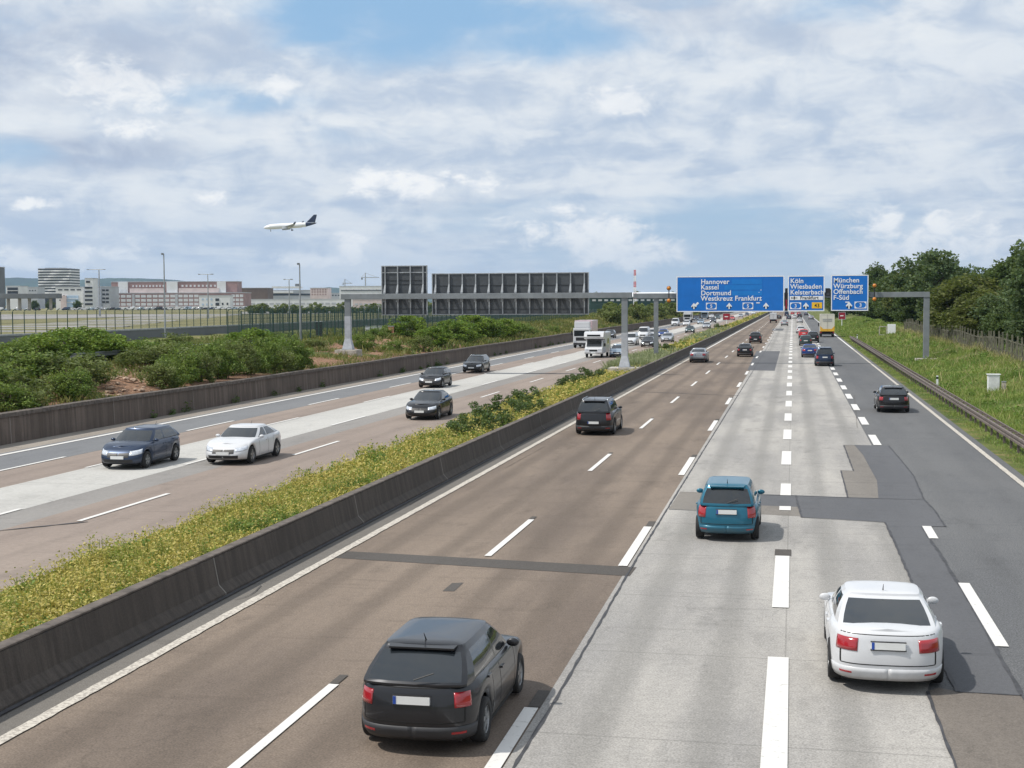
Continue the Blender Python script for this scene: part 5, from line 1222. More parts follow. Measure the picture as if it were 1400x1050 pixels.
tree_meshes('spiky', 80, 60, 2.2, 5.2, 11.2, 0.26, L_TREE2, 15, 'tall', 0.42)
tree_meshes('shrub', 46, 80, 1.7, 1.35, 2.6, 0.13, L_BUSHD, 21, stems=3, clr=0.36)
tree_meshes('shrubg', 46, 80, 1.7, 1.35, 2.6, 0.13, L_BUSH, 22, stems=3, clr=0.36)
tree_meshes('shrubb', 60, 85, 2.0, 1.6, 3.1, 0.15, L_BRIGHT, 23, stems=3, clr=0.34)
tree_meshes('lowshrub', 40, 110, 1.0, 0.55, 0.95, 0.075, L_SHR, 31, stems=4, clr=0.4)
tree_meshes('farbush', 34, 60, 2.2, 1.6, 3.0, 0.3, L_BUSHD, 33, stems=2, clr=0.42)

def at_view(px, Y): return ray(px, 500).x/ray(px, 500).y*Y      # x where a column of the photo meets distance Y
for j, (x, y, s, sz) in enumerate(((-38.5, 62, 1.0, 0.9), (-42, 56, 1.2, 0.9), (-38, 48, 1.1, 0.8), (-46, 66, 1.2, 0.8), (-45, 44, 1.2, 0.9))):
    plant('bush', '%s bush of the bank just beyond the left edge of the view' % nth(j), 'bush', 'shrub' if j % 2 else 'shrubg', x, y, s, sz, 'bushes on the left bank', tn='stem')
GT = 'trees on the right bank behind the paling fence'
MH = {'broad': (8.8, 10.2), 'round': (8.6, 7.6), 'olive': (7.6, 7.4), 'dark': (7.5, 7.4), 'spiky': (11.2, 5.4)}
TR_ = [  # key, px, top, width in the view, Y, label
 ('broad', 1276, 348, 112, 250, 'tallest broad grey-green tree with a domed top right of the near gantry'),
 ('round', 1222, 374, 64, 300, 'dark tree rising just right of the blue sign nearest the trees'),
 ('dark', 1198, 366, 56, 345, 'dark tree behind the orange lamps at the right sign'),
 ('olive', 1243, 372, 56, 290, 'olive green tree left of the tallest domed tree'),
 ('olive', 1322, 382, 120, 178, 'broad olive brown tree right of the gantry post'),
 ('spiky', 1408, 322, 74, 128, 'tall ragged tree cut off by the right edge of the view'),
 ('round', 1348, 376, 90, 215, 'dark tree behind the olive tree right of the gantry post'),
 ('broad', 1388, 398, 100, 150, 'grey-green tree low in front of the tall ragged tree'),
 ('dark', 1368, 362, 90, 260, 'dark round tree showing above the others near the right edge'),
 ('round', 1312, 368, 80, 270, 'dark tree right behind the tallest domed tree'),
 ('dark', 1397, 352, 80, 215, 'dark tree behind the tall ragged tree'),
 ('dark', 1252, 402, 56, 240, 'low dark tree beside the gantry post'),
 ('dark', 1226, 410, 58, 290, 'low bushy tree on the bank left of the gantry post'),
 ('broad', 1292, 412, 70, 200, 'small pale green tree behind the paling fence right of the gantry post'),
 ('olive', 1345, 400, 96, 160, 'dark brownish tree over the middle of the paling fence'),
 ('dark', 1207, 404, 56, 330, 'dark low tree below the orange lamps'),
 ('round', 1188, 398, 52, 380, 'dark tree leaning over the roadside under the right blue sign'),
 ('round', 1174, 392, 44, 440, 'tree behind the dark red board on the white post'),
 ('dark', 1158, 404, 34, 520, 'distant roadside tree above the cream lorry'),
 ('olive', 1262, 366, 70, 310, 'tall olive tree far back left of the domed tree'),
 ('broad', 1420, 380, 90, 135, 'grey-green tree at the right edge behind the fence'),
 ('dark', 1376, 426, 66, 140, 'small dark tree close behind the fence at the right edge'),
 ('round', 1142, 410, 26, 600, 'farthest tree of the right roadside'),
 ('broad', 1310, 432, 60, 175, 'low pale bush-like tree just behind the paling fence'),
 ('broad', 1402, 440, 60, 132, 'low grey-green bush-like tree behind the near end of the fence'),
]
for key, px, yt, wpx, Y, lb in TR_:
    k_ = ray(px, 500).x/ray(px, 500).y; Y = max(Y, 20.5/k_); x = k_*Y; mh_, mw = MH[key]
    z0 = float(hz(np.array([x]), np.array([Y]))[0]); s = wpx/1980*Y/mw; sz = (yplane(px, yt, Y).z-z0)/(mh_*0.97)
    plant('tree', lb, 'tree', key, x, Y, s, sz, GT)
for i, Y in enumerate((480, 540, 610, 690, 780, 880)):
    plant('tree', '%s tree of the distant row right of the road past the signs' % nth(i), 'tree', ('dark', 'round', 'olive')[i % 3], 15+i*1.5, Y, 1.3, 1.25, 'distant trees lining the road past the signs')
for i in range(16):
    plant('tree', '%s tree of the wood behind the fenced trees, counted from the near end' % nth(i), 'tree', ('dark', 'round', 'olive', 'broad')[i % 4], 48+(i % 4)*9+rng.uniform(-2, 2), 210+i*22, 1.45, 1.30, 'trees of the wood behind the right bank')
# shrubs in the median
GM = 'dark shrubs in the median strip'
for px, py, s, lb in ((640, 600, 1.15, 'dark shrub at the near end of the dark patch in the median'), (668, 588, 1.2, 'dark shrub second from the near end of the median patch'), (700, 574, 1.25, 'dark shrub in the middle of the median patch'),
                      (722, 566, 1.1, 'dark shrub near the barrier in the median patch'), (690, 556, 1.2, 'dark shrub on the far edge of the median patch'), (715, 547, 1.1, 'dark shrub at the far end of the median patch'),
                      (765, 527, 1.0, 'low dark shrub alone beside the yellow flowers'), (782, 524, 1.0, 'low dark shrub on the edge of the far carriageway'), (805, 519, 1.25, 'upright shrub before the median gantry post'),
                      (906, 481, 1.5, 'green shrub at the foot of the rear gantry post'), (985, 452, 1.8, 'round green shrub in the far median grass'), (655, 570, 1.1, 'dark shrub beside the kerb of the far carriageway')):
    x, y = G(px, py, 0.2); x = min(max(x, MX0+0.5), MX1-0.7); plant('shrub', lb, 'shrub', 'lowshrub', x, y, s, s*0.95, GM, tn='stem')
# bushes on the left bank
GB = 'bushes on the left bank'
BU = [  # key, px, py of foot, X, scale, zscale, label
 ('shrub', 8, -38.0, 1.15, 1.2, 'dusky bush cut off by the left edge above the wall'), ('shrubg', 22, -41.0, 1.3, 1.2, 'green bush behind the leftmost dusky bush'),
 ('shrub', 62, -40, 1.35, 1.25, 'wide dusky bush left of the bare earth, in front of the guard rail'), ('shrub', 88, -37.2, 0.85, 0.85, 'small dusky bush leaning over the wall left of the bare earth'),
 ('shrub', 110, -39.5, 1.2, 1.1, 'dusky bush at the left edge of the bare earth'),
 ('shrubb', 50, -47, 1.2, 1.05, 'bright green bush behind the left end of the guard rail'), ('shrubb', 84, -47.5, 1.35, 1.12, 'bright green bush behind the guard rail, second from the left edge'), ('shrubb', 118, -47.5, 1.35, 1.15, 'bright green bush behind the middle of the guard rail'),
 ('shrubb', 150, -47, 1.2, 1.0, 'bright green bush behind the right end of the guard rail'), ('shrubg', 20, -47, 1.1, 1.0, 'green bush behind the guard rail at the left edge'),
 ('shrubg', 172, -46, 1.05, 0.85, 'green bush at the top of the bare earth'),
 ('shrub', 188, -42, 0.9, 0.8, 'small dusky bush on top of the bare earth'),
 ('shrubg', 208, -43, 1.2, 1.1, 'green bush at the right upper side of the bare earth'), ('shrub', 226, -41, 1.3, 1.2, 'feathery bush right of the bare earth'), ('shrubg', 236, -38, 0.95, 0.9, 'small green bush above the wall right of the bare earth'),
 ('shrubg', 256, -41.5, 1.2, 1.05, 'green bush between the two light masts, first from the left'), ('shrub', 262, -38.2, 0.9, 0.8, 'low dusky bush on the wall below the first light mast'),
 ('shrubg', 284, -38.5, 1.0, 0.95, 'green bush hanging near the wall in the gap after the bare earth'), ('shrub', 300, -41.5, 1.25, 1.1, 'dusky bush midway between the bare earth and the gantry post'),
 ('shrubg', 322, -39.5, 1.2, 1.1, 'green bush midway along the bank before the gantry post'), ('shrubb', 345, -41, 1.25, 1.15, 'bright bush below the second light mast, left one'),
 ('shrubg', 352, -38.3, 1.0, 1.0, 'green bush on the edge of the wall, third before the gantry post'), ('shrub', 378, -40.5, 1.15, 1.1, 'feathery bush second before the gantry post'), ('shrubg', 398, -38.5, 1.05, 1.0, 'green bush right before the gantry post'),
 ('shrub', 428, -43, 0.8, 0.6, 'low bush left of the gantry plinth'),
 ('shrubg', 497, -41, 0.85, 0.95, 'conical bush just right of the gantry post'), ('shrubg', 540, -38, 0.8, 0.75, 'round bush on the wall between the gantry post and the large thicket'), ('shrubb', 560, -43, 1.15, 1.3, 'bright bush below the tall narrow sign back'),
 ('shrubg', 520, -45, 1.0, 0.8, 'low green bush behind the round bush'),
 ('shrubb', 592, -38.4, 1.1, 1.0, 'bright bush at the left end of the large thicket'), ('shrubb', 612, -39.5, 1.3, 1.2, 'bright bush in the left half of the large thicket'), ('shrubb', 632, -38.6, 1.2, 1.15, 'bright bush at the front of the large thicket'),
 ('shrubb', 648, -40, 1.5, 1.45, 'tallest bright bush of the large thicket under the long sign back'), ('shrubb', 668, -38.8, 1.3, 1.25, 'bright bush right of the tallest one in the large thicket'), ('shrubb', 690, -38.5, 1.2, 1.15, 'bright bush in the right half of the large thicket'),
 ('shrubg', 708, -38.5, 1.1, 1.0, 'green bush near the right end of the large thicket'), ('shrubg', 724, -38.2, 0.95, 0.85, 'green bush at the right end of the large thicket'), ('shrubg', 755, -37.5, 0.9, 0.75, 'lone green bush left of the box lorry'),
]
for j, (px, X, s, sz) in enumerate(((216, -36.6, 0.75, 1.0), (232, -36.4, 0.7, 1.1), (248, -36.9, 0.9, 1.35), (268, -36.5, 0.8, 1.25), (290, -37.0, 0.95, 1.5), (308, -36.4, 0.75, 1.1), (328, -36.8, 0.9, 1.5), (343, -36.4, 0.7, 1.1), (360, -36.8, 0.85, 1.5), (382, -36.5, 0.8, 1.25), (396, -36.9, 0.85, 1.6), (408, -36.5, 0.75, 1.2),
        (30, -36.5, 0.7, 0.8), (98, -36.4, 0.75, 1.0), (6, -36.3, 0.8, 0.9), (240, -44.5, 0.9, 1.05), (318, -44, 0.8, 1.0), (372, -43.5, 0.8, 0.95), (576, -37.2, 0.8, 1.0))):
    BU.append(('shrubg' if j % 3 else 'shrub', px, X, s, sz, '%s upright bush, counted along the back of the retaining wall' % nth(j) if X > -40 else '%s feathery bush standing behind those on the wall' % nth(j)))
for key, px, X, s, sz, lb in BU:
    s *= 0.88; sz *= 0.62 if px < 430 else 0.70
    r_ = ray(px, 500); Y = X/(r_.x/r_.y); plant('bush', lb, 'bush', key, X, Y, s, sz, GB, tn='stem')
Q = []
# thicket of low growth hanging on the wall foot
for i in range(46):
    y = rng.uniform(66, 330); n = 70; r_ = rng.uniform(0.15, 0.4); p = rng.normal(size=(n, 3))*np.array([0.10, r_, r_*0.7]); p[:, 2] = np.abs(p[:, 2])+0.02; p[:, 0] = np.abs(p[:, 0])+WALLX+0.05; p[:, 1] += y; Q.append(quads(p, 0.09))
tag(meshobj('weeds', npquads('weeds', np.concatenate(Q), L_SHR)), 'dark weeds growing in the gutter at the foot of the retaining wall', 'weeds', kind='stuff')
# far hedge line on the left, beyond the hall with the white roof
for i in range(34):
    Y = 300+i*17; x = -37.0-2.5*(i % 3)
    plant('bush', '%s bush of the distant hedge above the wall, counted from the gantry' % nth(i), 'bush', 'farbush', x, Y, 1.0+0.35*((i*7) % 5)/5, 0.9+0.3*((i*3) % 4)/4+Y/1100, 'distant hedge bushes above the wall', tn='stem')
# loose stones on the bare earth
ms = []
for k in range(4):
    bm = bmesh.new(); bmesh.ops.create_icosphere(bm, subdivisions=1, radius=1)
    for q in bm.verts: q.co *= 1+0.3*rng.standard_normal()*0.6; q.co.z *= 0.6
    me = bpy.data.meshes.new('stone'); bm.to_mesh(me); bm.free(); me.materials.append(plain('stone', (0.36, 0.26, 0.19), 0.9, var=0.35, scale=1)); ms.append(me)
for i in range(60):
    px = rng.uniform(138, 222); X = rng.uniform(-42, -36); r_ = ray(px, 500); Y = X/(r_.x/r_.y)
    o = meshobj('stone', ms[i % 4]); o.location = (X, Y, float(hz(np.array([X]), np.array([Y]))[0])+0.03); s = rng.uniform(0.08, 0.28); o.scale = (s*1.3, s, s*0.8); o.rotation_euler = (0, 0, rng.uniform(0, 6))
    tag(o, 'pale broken stone lying on the bare earth bank', 'stone', 'stones on the bare earth')
# ------------------------------------------------------------ airfield and far buildings
ZF = 2.7
def patchpx(name, pts, z, mat): return poly(name, pts, z, mat)
patchpx('taxiway', [(-60, 430), (330, 429.5), (330, 431), (150, 434), (-60, 438)], ZF+0.02, M_TAXI)
patchpx('taxiway', [(-60, 446.5), (60, 442), (150, 436), (230, 430.5), (330, 429), (330, 430.5), (290, 434), (240, 438.5), (200, 443), (150, 449), (90, 454), (-60, 460)], ZF+0.03, M_TAXI)
patchpx('taxiway', [(330, 426.5), (520, 424), (560, 425), (430, 429), (330, 429)], ZF+0.02, M_TAXI)
strip('service_road', -74, -67.6, ZF+0.015, M_LGREY, 60, 700)
strip('service_road', -58.0, -50.0, 2.55, M_LGREY, 90, 600)
M_WIN = plain('dark_window', (0.03, 0.036, 0.045), 0.45, var=0.3, scale=0.3)
M_WINP = plain('pale_window', (0.68, 0.70, 0.73), 0.3, var=0.2, scale=0.2)
M_BW = plain('white_facade', (0.72, 0.73, 0.74), 0.7, var=0.06, scale=0.15); M_BG = plain('grey_facade', (0.46, 0.48, 0.51), 0.7, var=0.08, scale=0.15)
M_BRED = plain('reddish_facade', (0.34, 0.225, 0.215), 0.8, var=0.12, scale=0.2); M_BDK = plain('dark_facade', (0.15, 0.16, 0.17), 0.8, var=0.15, scale=0.1)
M_BBR = plain('brown_roof', (0.16, 0.12, 0.10), 0.8, var=0.15, scale=0.1); M_BPK = plain('pale_rose_facade', (0.62, 0.52, 0.50), 0.8, var=0.1, scale=0.2)
M_BLU = plain('light_blue_facade', (0.42, 0.55, 0.70), 0.7, var=0.1, scale=0.2)
class Bld:       # a building facing the camera; facade spans photo columns px0..px1, top at yt, at a given depth
    def __init__(s, name, label, px0, px1, yt, depth, mat, thick=18, cat='building', group=None, zb=ZF, part='wall'):
        a = D(px0, yt, depth); b = D(px1, yt, depth); s.w = (b.xy-a.xy).length; s.depth = depth; s.px0 = px0; s.k = s.w/(px1-px0); s.h = (a.z+b.z)/2-zb; s.yt = yt
        s.t = thing(name, label, cat, (a.x, a.y, zb), math.atan2(b.y-a.y, b.x-a.x), group); s.thick = thick
        MB().box(0, s.w, 0, thick, -0.5, s.h).build(part, mat, s.t)
        MB().box(-0.2, s.w+0.2, -0.2, thick+0.2, s.h+0.01, s.h+0.5).build('roof', M_BG, s.t)
    def X(s, px): return (px-s.px0)*s.k
    def Z(s, py): return s.h-(py-s.yt)*s.depth/FPX
    def box(s, name, px0, px1, y0, y1, mat, d=-0.3, d2=-0.02, parent=None): return MB().box(s.X(px0), s.X(px1), d, d2, s.Z(y1), s.Z(y0)).build(name, mat, parent or s.t)
    def windows(s, px0, px1, ys, n, wf, hp, mat, name='window'):
        w = (px1-px0)/n*wf*s.k; me = MB().box(0, w, -0.12, -0.03, 0, hp*s.depth/FPX).mesh(name, mat)
        for yv in ys:
            for i in range(n):
                o = meshobj(name, me, s.t); o.location = (s.X(px0+(i+(1-wf)/2)*(px1-px0)/n), 0, s.Z(yv))
# striped tower
b = Bld('office_tower', 'white tower with dark wavy window bands at the left of the airfield', 52, 95.5, 367.5, 1500, M_WIN, 34)
for i in range(10):
    y = 369.3+i*3.75; mb = MB(); n = 12
    for k in range(n):
        x0, x1 = b.w*k/n, b.w*(k+1)/n; o0 = -1.1-0.8*math.sin(k*0.9+i*1.3); o1 = -1.1-0.8*math.sin((k+1)*0.9+i*1.3); z0, z1 = b.Z(y+1.9), b.Z(y)
        mb.raw([(x0, o0, z0), (x1, o1, z0), (x1, o1, z1), (x0, o0, z1), (x0, 0, z0), (x1, 0, z0), (x1, 0, z1), (x0, 0, z1)], [(0, 1, 2, 3), (3, 2, 6, 7), (5, 4, 0, 1)])
    mb.box(b.w-0.01, b.w+1.2, -1.0, 30, b.Z(y+1.9), b.Z(y)); mb.build('white_band', M_BW, b.t)
b.box('roof_plant', 59, 84, 366, 367.5, M_BDK, 6, 20)
# left group
b = Bld('tower_block', 'dark grey slab cut off by the left edge of the view', -16, -9, 365, 900, M_BDK, 20); b.windows(-15, -10, (380, 390, 400), 3, 0.5, 3, M_WIN)
b = Bld('office_building', 'low white framed building with a dark window left of the striped tower', 8, 26, 391.5, 1100, M_BW, 20); b.box('window', 10, 24.5, 393, 402, M_WIN); b.box('floor_band', 10, 24.5, 397, 397.8, M_BW, -0.5, -0.31)
b = Bld('office_building', 'pale grey low building between the framed building and the striped tower', 27, 51, 393, 1250, M_BG, 20); b.windows(28, 50, (398, 403), 6, 0.5, 1.5, M_WIN)
b = Bld('office_building', 'white building with blue window panel in front of the striped tower', 76, 113, 393, 950, M_BW, 30)
b.box('window', 91, 107, 404, 420, M_BLU); b.windows(78, 112, (397,), 4, 0.7, 1.6, M_WIN); b.windows(79, 90, (405, 411), 2, 0.4, 1.5, M_WIN)
b.box('floor_band', 91, 107, 408, 408.8, M_BW, -0.5, -0.31); b.box('floor_band', 91, 107, 413, 413.8, M_BW, -0.5, -0.31); b.box('stair_tower', 83.5, 91, 404, 422, M_BPK, -1.2, -0.02)
b = Bld('stair_tower', 'white stair tower with dark bands right of the white building', 116, 126.5, 381, 940, M_BW, 12); b.box('window', 117.5, 123, 384, 386.5, M_WIN)
for i in range(5): b.box('window', 115.5, 126, 392+i*5.6, 394.6+i*5.6, M_WIN, -0.35, -0.03)
b = Bld('office_building', 'blue grey block with open floors left of the long reddish building', 127.5, 149, 392.5, 960, M_BG, 24); b.windows(139, 149, (398, 403.5, 409, 414), 2, 0.8, 2.4, M_WIN); b.box('facade_panel', 128.5, 138, 393.5, 421, plain('pale_blue_panel', (0.50, 0.54, 0.62), 0.6, var=0.06))
# the long reddish building
b = Bld('terminal_building', 'long reddish building with rows of pale windows across the airfield', 148, 334, 401, 1000, M_BRED, 26)
b.windows(149, 180, (406.6, 412.2, 417.6), 4, 0.80, 3.6, M_WINP); b.windows(184, 240, (406.6, 412.2, 417.6), 7, 0.8, 3.6, M_WINP); b.windows(243, 272, (406.6, 412.2, 417.6), 4, 0.8, 3.6, M_WINP); b.windows(316, 333, (406.6, 412.2, 417.6), 3, 0.8, 3.6, M_WINP)
for px in (180.5, 239.5): b.box('dark_joint', px, px+3.5, 402, 421, M_BG)
b.box('white_plinth', 148, 334, 419, 421, M_BW, -0.8, -0.35)
u_ = Bld('rooftop_storeys', 'set back upper storeys of the long reddish building', 152, 324, 385.5, 1004, M_BRED, 18, part='wall')
for px0, px1 in ((162, 175), (228, 243), (297, 309)): u_.box('white_bay', px0, px1, 385.5, 401, M_BW, -1.2, -0.02)
for px0, px1 in ((178, 226), (245, 300)): u_.box('window_band', px0, px1, 394, 400, M_BPK, -0.6, -0.02)
u_.windows(180, 226, (399.5,), 8, 0.55, 3, M_WIN); u_.windows(247, 297, (399.5,), 8, 0.55, 3, M_WIN); u_.windows(180, 226, (392.2,), 10, 0.5, 2.6, M_WINP); u_.windows(247, 297, (392.2,), 9, 0.5, 2.6, M_WINP)
for o in list(u_.t.children)[-34:]: o.location.y = -0.65
u_.windows(163, 174, (392, 399), 2, 0.6, 4, M_WINP)
for o in list(u_.t.children)[-4:]: o.location.y = -1.25
# merge the upper storeys into the building as one thing
for o in list(u_.t.children):
    mw = Matrix.Translation(u_.t.location) @ Matrix.Rotation(u_.t.rotation_euler.z, 4, 'Z') @ Matrix.Translation(o.location)
    o.parent = b.t; bw_ = Matrix.Translation(b.t.location) @ Matrix.Rotation(b.t.rotation_euler.z, 4, 'Z'); o.matrix_basis = bw_.inverted() @ mw
bpy.data.objects.remove(u_.t)
b = Bld('hangar_office', 'small white building with dark doors in front of the long reddish building', 272, 314, 404.5, 960, M_BW, 12); b.box('window', 294.5, 299.5, 408, 411.5, M_WIN); b.box('window', 294.5, 299.5, 414, 418, M_WIN); b.windows(301, 314, (417,), 2, 0.35, 3, M_WIN); b.windows(274, 292, (410.5, 417.5), 3, 0.4, 2.6, M_BLU)
b = Bld('warehouse', 'dark brown roofed warehouse right of the long reddish building', 326, 366, 394, 1300, M_BBR, 30)
b = Bld('terminal_building', 'grey terminal with white roof slabs right of the brown warehouse', 366, 425, 397, 1600, M_BG, 40)
b.box('roof_slab', 372, 410, 391.5, 394, M_BW, -1, 20); b.box('roof_slab', 370, 401, 398, 400.5, M_BW, -1.5, -0.02); b.box('window', 372, 424, 401.5, 404, M_WIN); b.box('roof_plant', 403, 409, 388, 391.4, M_BDK, 3, 12)
b = Bld('terminal_building', 'red and white chequered building left of the far gantry post', 424, 448, 394, 1500, M_BPK, 30); b.windows(425, 447, (397, 400, 403.4), 6, 0.5, 1.8, M_BRED)
b = Bld('office_building', 'low grey building between the chequered building and the far gantry', 448, 470, 401, 1700, M_BG, 30); b.windows(449, 469, (404.5,), 5, 0.6, 1.4, M_WIN)
b = Bld('hall', 'long low white hall with a rounded roof left of the far gantry post', 332, 470, 409.5, 1150, M_BW, 40); b.windows(333, 469, (416.5,), 16, 0.7, 2.6, M_BG)
b = Bld('hall', 'long low pale hall seen under the far gantry beam', 482, 560, 409.5, 1100, M_BPK, 40); b.windows(484, 558, (417,), 12, 0.7, 2.4, M_BG)
b = Bld('terminal_building', 'white terminal with a red dotted band above the left end of the far gantry beam', 464, 524, 391.5, 1500, M_BW, 30); b.box('dark_band', 466, 522, 396.2, 398, M_BDK); b.windows(468, 520, (397.6,), 5, 0.12, 1.8, M_BRED)
b = Bld('hall', 'long white roofed hall beyond the gantry posts at the centre', 806, 925, 407, 700, M_GREENP, 60)
mb = MB(); n = 10
for k in range(n):
    a0, a1 = math.pi*k/n, math.pi*(k+1)/n
    mb.raw([(-1, 30-31*math.cos(a0), b.h+0.5+2.3*math.sin(a0)), (b.w+1, 30-31*math.cos(a0), b.h+0.5+2.3*math.sin(a0)), (b.w+1, 30-31*math.cos(a1), b.h+0.5+2.3*math.sin(a1)), (-1, 30-31*math.cos(a1), b.h+0.5+2.3*math.sin(a1))], [(0, 1, 2, 3)])
mb.build('curved_roof', M_BW, b.t); b.windows(808, 924, (411.5,), 14, 0.6, 2.4, M_BW)
# elevated road at the left
b = thing('flyover', 'dark elevated road on pale round piers at the left edge', 'bridge', tuple(D(-40, 410, 800)), math.atan2(D(100, 410, 800).y-D(-40, 410, 800).y, D(100, 410, 800).x-D(-40, 410, 800).x))
kx = 800/FPX; MB().box(0, 118*kx, 0, 9, 0.6, 3.4, bev=0.2).build('deck', M_BDK, b); 
for px in (8, 23.5, 37, 66): MB().tube([((px+40)*kx, 4, -5.6), ((px+40)*kx, 4, 0.5), ((px+40)*kx, 4, 0.7)], [0.9, 0.9, 1.5], 10).build('pier', M_CONCP, b)
# parked cars and vans along the far edge of the field
GP = 'vehicles parked along the far edge of the airfield'
cols = [P_WHITE, P_SILVER, P_WHITE, P_LBLUE, P_BLACK, P_WHITE, P_SILVER, P_DBLUE]
i = 0
for px in list(range(-2, 60, 13))+list(range(90, 150, 9))+list(range(153, 345, 8)):
    p = D(px+rng.uniform(-1, 1), 420, 860); k_ = ('van', 'hatch', 'mpv', 'wagon', 'suv')[i % 5]; pm = cols[(i*3) % 8]
    c = car('%s %s parked %s, %s from the left' % (pm.name.replace('_paint', '').replace('_', ' '), {'van': 'van', 'hatch': 'hatchback', 'mpv': 'people carrier', 'wagon': 'estate car', 'suv': 'off-roader'}[k_], 'below the striped tower' if px < 60 else 'below the white and grey blocks' if px < 150 else 'below the long reddish building', nth(i)), k_, pm, p.x, p.y, False, 0, GP, cat='van' if k_ == 'van' else 'car', rz=R(90)+R(11), name='parked_vehicle'); c.location.z = ZF; i += 1
GT2 = 'small trees before the far airport buildings'
for px, lb in ((47, 'dark round tree under the striped tower'), (69, 'low dark tree right of the striped tower foot'), (106, 'small green tree in front of the blue window panel')):
    p = D(px, 415, 900); plant('tree', lb, 'tree', 'round', p.x, p.y, 0.75, 0.72, GT2, z=ZF)
# woods along the horizon behind the halls
for i, px in enumerate(list(range(150, 152, 9))+list(range(330, 372, 7))+list(range(815, 1160, 8))):
    dpt = 1000 if px > 800 else 1500; p = D(px, 400, dpt); hgt = {0: 8.6, 1: 7.5, 2: 7.6}[i % 3]
    top = (402.5 if px < 930 else 405)+2.5*math.sin(px*0.9)-1.5*math.sin(px*0.37); zt = D(px, top, dpt).z
    plant('tree', '%s tree from the left in the dark line along the horizon' % nth(i), 'tree', ('round', 'dark', 'olive')[i % 3], p.x, p.y, 1.0, (zt-ZF)/hgt, 'far trees along the horizon', z=ZF)
for i, px in enumerate(range(345, 800, 14)):
    dpt = 520; p = D(px, 400, dpt); plant('bush', '%s low bush from the left along the far side of the airfield' % nth(i), 'bush', 'farbush', p.x, p.y, 1.2, 1.0+0.35*math.sin(i*2.3), 'low bushes along the far side of the airfield', z=ZF, tn='stem')

# ------------------------------------------------------------ fences of the airfield
def post_fence(label, x, y0, y1, h, sp, mat, wires, rods=0.0, curved=True, z=ZF):
    t_ = thing('security_fence', label, 'fence', (x, y0, z))
    mb = MB().tube([(0, 0, -0.2), (0, 0, h-0.35)]+([(0.05, 0, h-0.2), (0.22, 0, h-0.05), (0.42, 0, h)] if curved else [(0, 0, h)]), 0.055, 6); pm = mb.mesh('post', mat)
    n = int((y1-y0)/sp); 
    for k in range(min(n+1, 98)): o = meshobj('post', pm, t_); o.location = (0, k*sp, 0)
    L = min(n, 97)*sp; mb = MB()
    for zz in np.linspace(0.1, h-0.35, wires): mb.box(-0.012, 0.012, 0, L, zz, zz+0.02)
    mb.build('wires', mat, t_)
    if rods:
        mb = MB(); yy = 0
        while yy < L: mb.box(-0.008, 0.008, yy, yy+0.012, 0, h-0.35); yy += rods
        mb.build('mesh_panel', mat, t_)
    return t_
post_fence('tall green airfield fence with bent post tops along the taxiway', -89, 118, 363, 3.05, 2.55, M_GREENP, 7, 0.25)
post_fence('nearer dark green fence from the earth bank towards the gantry', -47.5, 118, 330, 3.3, 2.6, M_GREENP, 8, 0.20, curved=False, z=2.35)
post_fence('dark green fence on the far side of the service road', -62.0, 150, 470, 3.2, 3.3, M_GREENP, 8, 0.22, curved=True, z=2.5)
pr = thing('road_parapet', 'low dark parapet with a pale rail beside the service road', 'parapet', (-66.5, 20, ZF))
MB().box(-0.15, 0.15, 0, 670, -0.3, 0.85).build('parapet_wall', M_BDK, pr); MB().box(-0.2, 0.2, 0, 670, 0.86, 1.02).build('rail', M_STEEL, pr)
# light masts
def mast(px, yt, yb, depth, label, arm=0.0, w=0.09, both=False, group='light masts of the airfield'):
    p = D(px, yb, depth); zb = ZF if depth > 100 else 2.4; top = D(px, yt, depth).z; t_ = thing('light_mast', label, 'lamp post', (p.x, p.y, zb), -R(0), group); h = top-zb
    MB().tube([(0, 0, -0.1), (0, 0, h)], [w*1.3, w*0.7], 8).build('pole', M_STEEL, t_)
    kk = depth/FPX
    a = abs(arm)*kk; sg = -1 if arm < 0 else 1
    MB().tube([(0, 0, h-0.02), (sg*a, 0, h+0.0)], w*0.5, 6).build('arm', M_STEEL, t_)
    MB().box(sg*a-0.35*w/0.09*sg-0.1, sg*a+0.1, -0.15, 0.15, h-0.08, h+0.08, bev=0.02).build('lamp_head', M_STEELD, t_)
    if both: MB().tube([(0, 0, h-0.02), (-sg*a*0.45, 0, h)], w*0.5, 6).build('arm', M_STEEL, t_); MB().box(-sg*a*0.45-0.3, -sg*a*0.45+0.3, -0.15, 0.15, h-0.1, h+0.1, bev=0.02).build('lamp_head', M_STEELD, t_)
mast(226, 347.5, 462, 152, 'tall light mast standing before the long reddish building, nearest one', -4, 0.085)
mast(411, 361, 470, 138, 'tall light mast left of the far gantry post', -4, 0.085)
mast(136.5, 368.5, 430, 420, 'double armed light mast before the blue grey block', -18, 0.24, True)
mast(285, 375, 438, 330, 'slim double armed mast before the right half of the reddish building', -14, 0.14, True)
mast(396, 382, 445, 330, 'slim mast just left of the mast by the far gantry post', -8, 0.14, True)
mast(498, 420, 442, 300, 'short pale mast under the far gantry beam, left one', 2, 0.14)
mast(518, 418, 440, 300, 'short pale mast under the far gantry beam, right one', 2, 0.14)
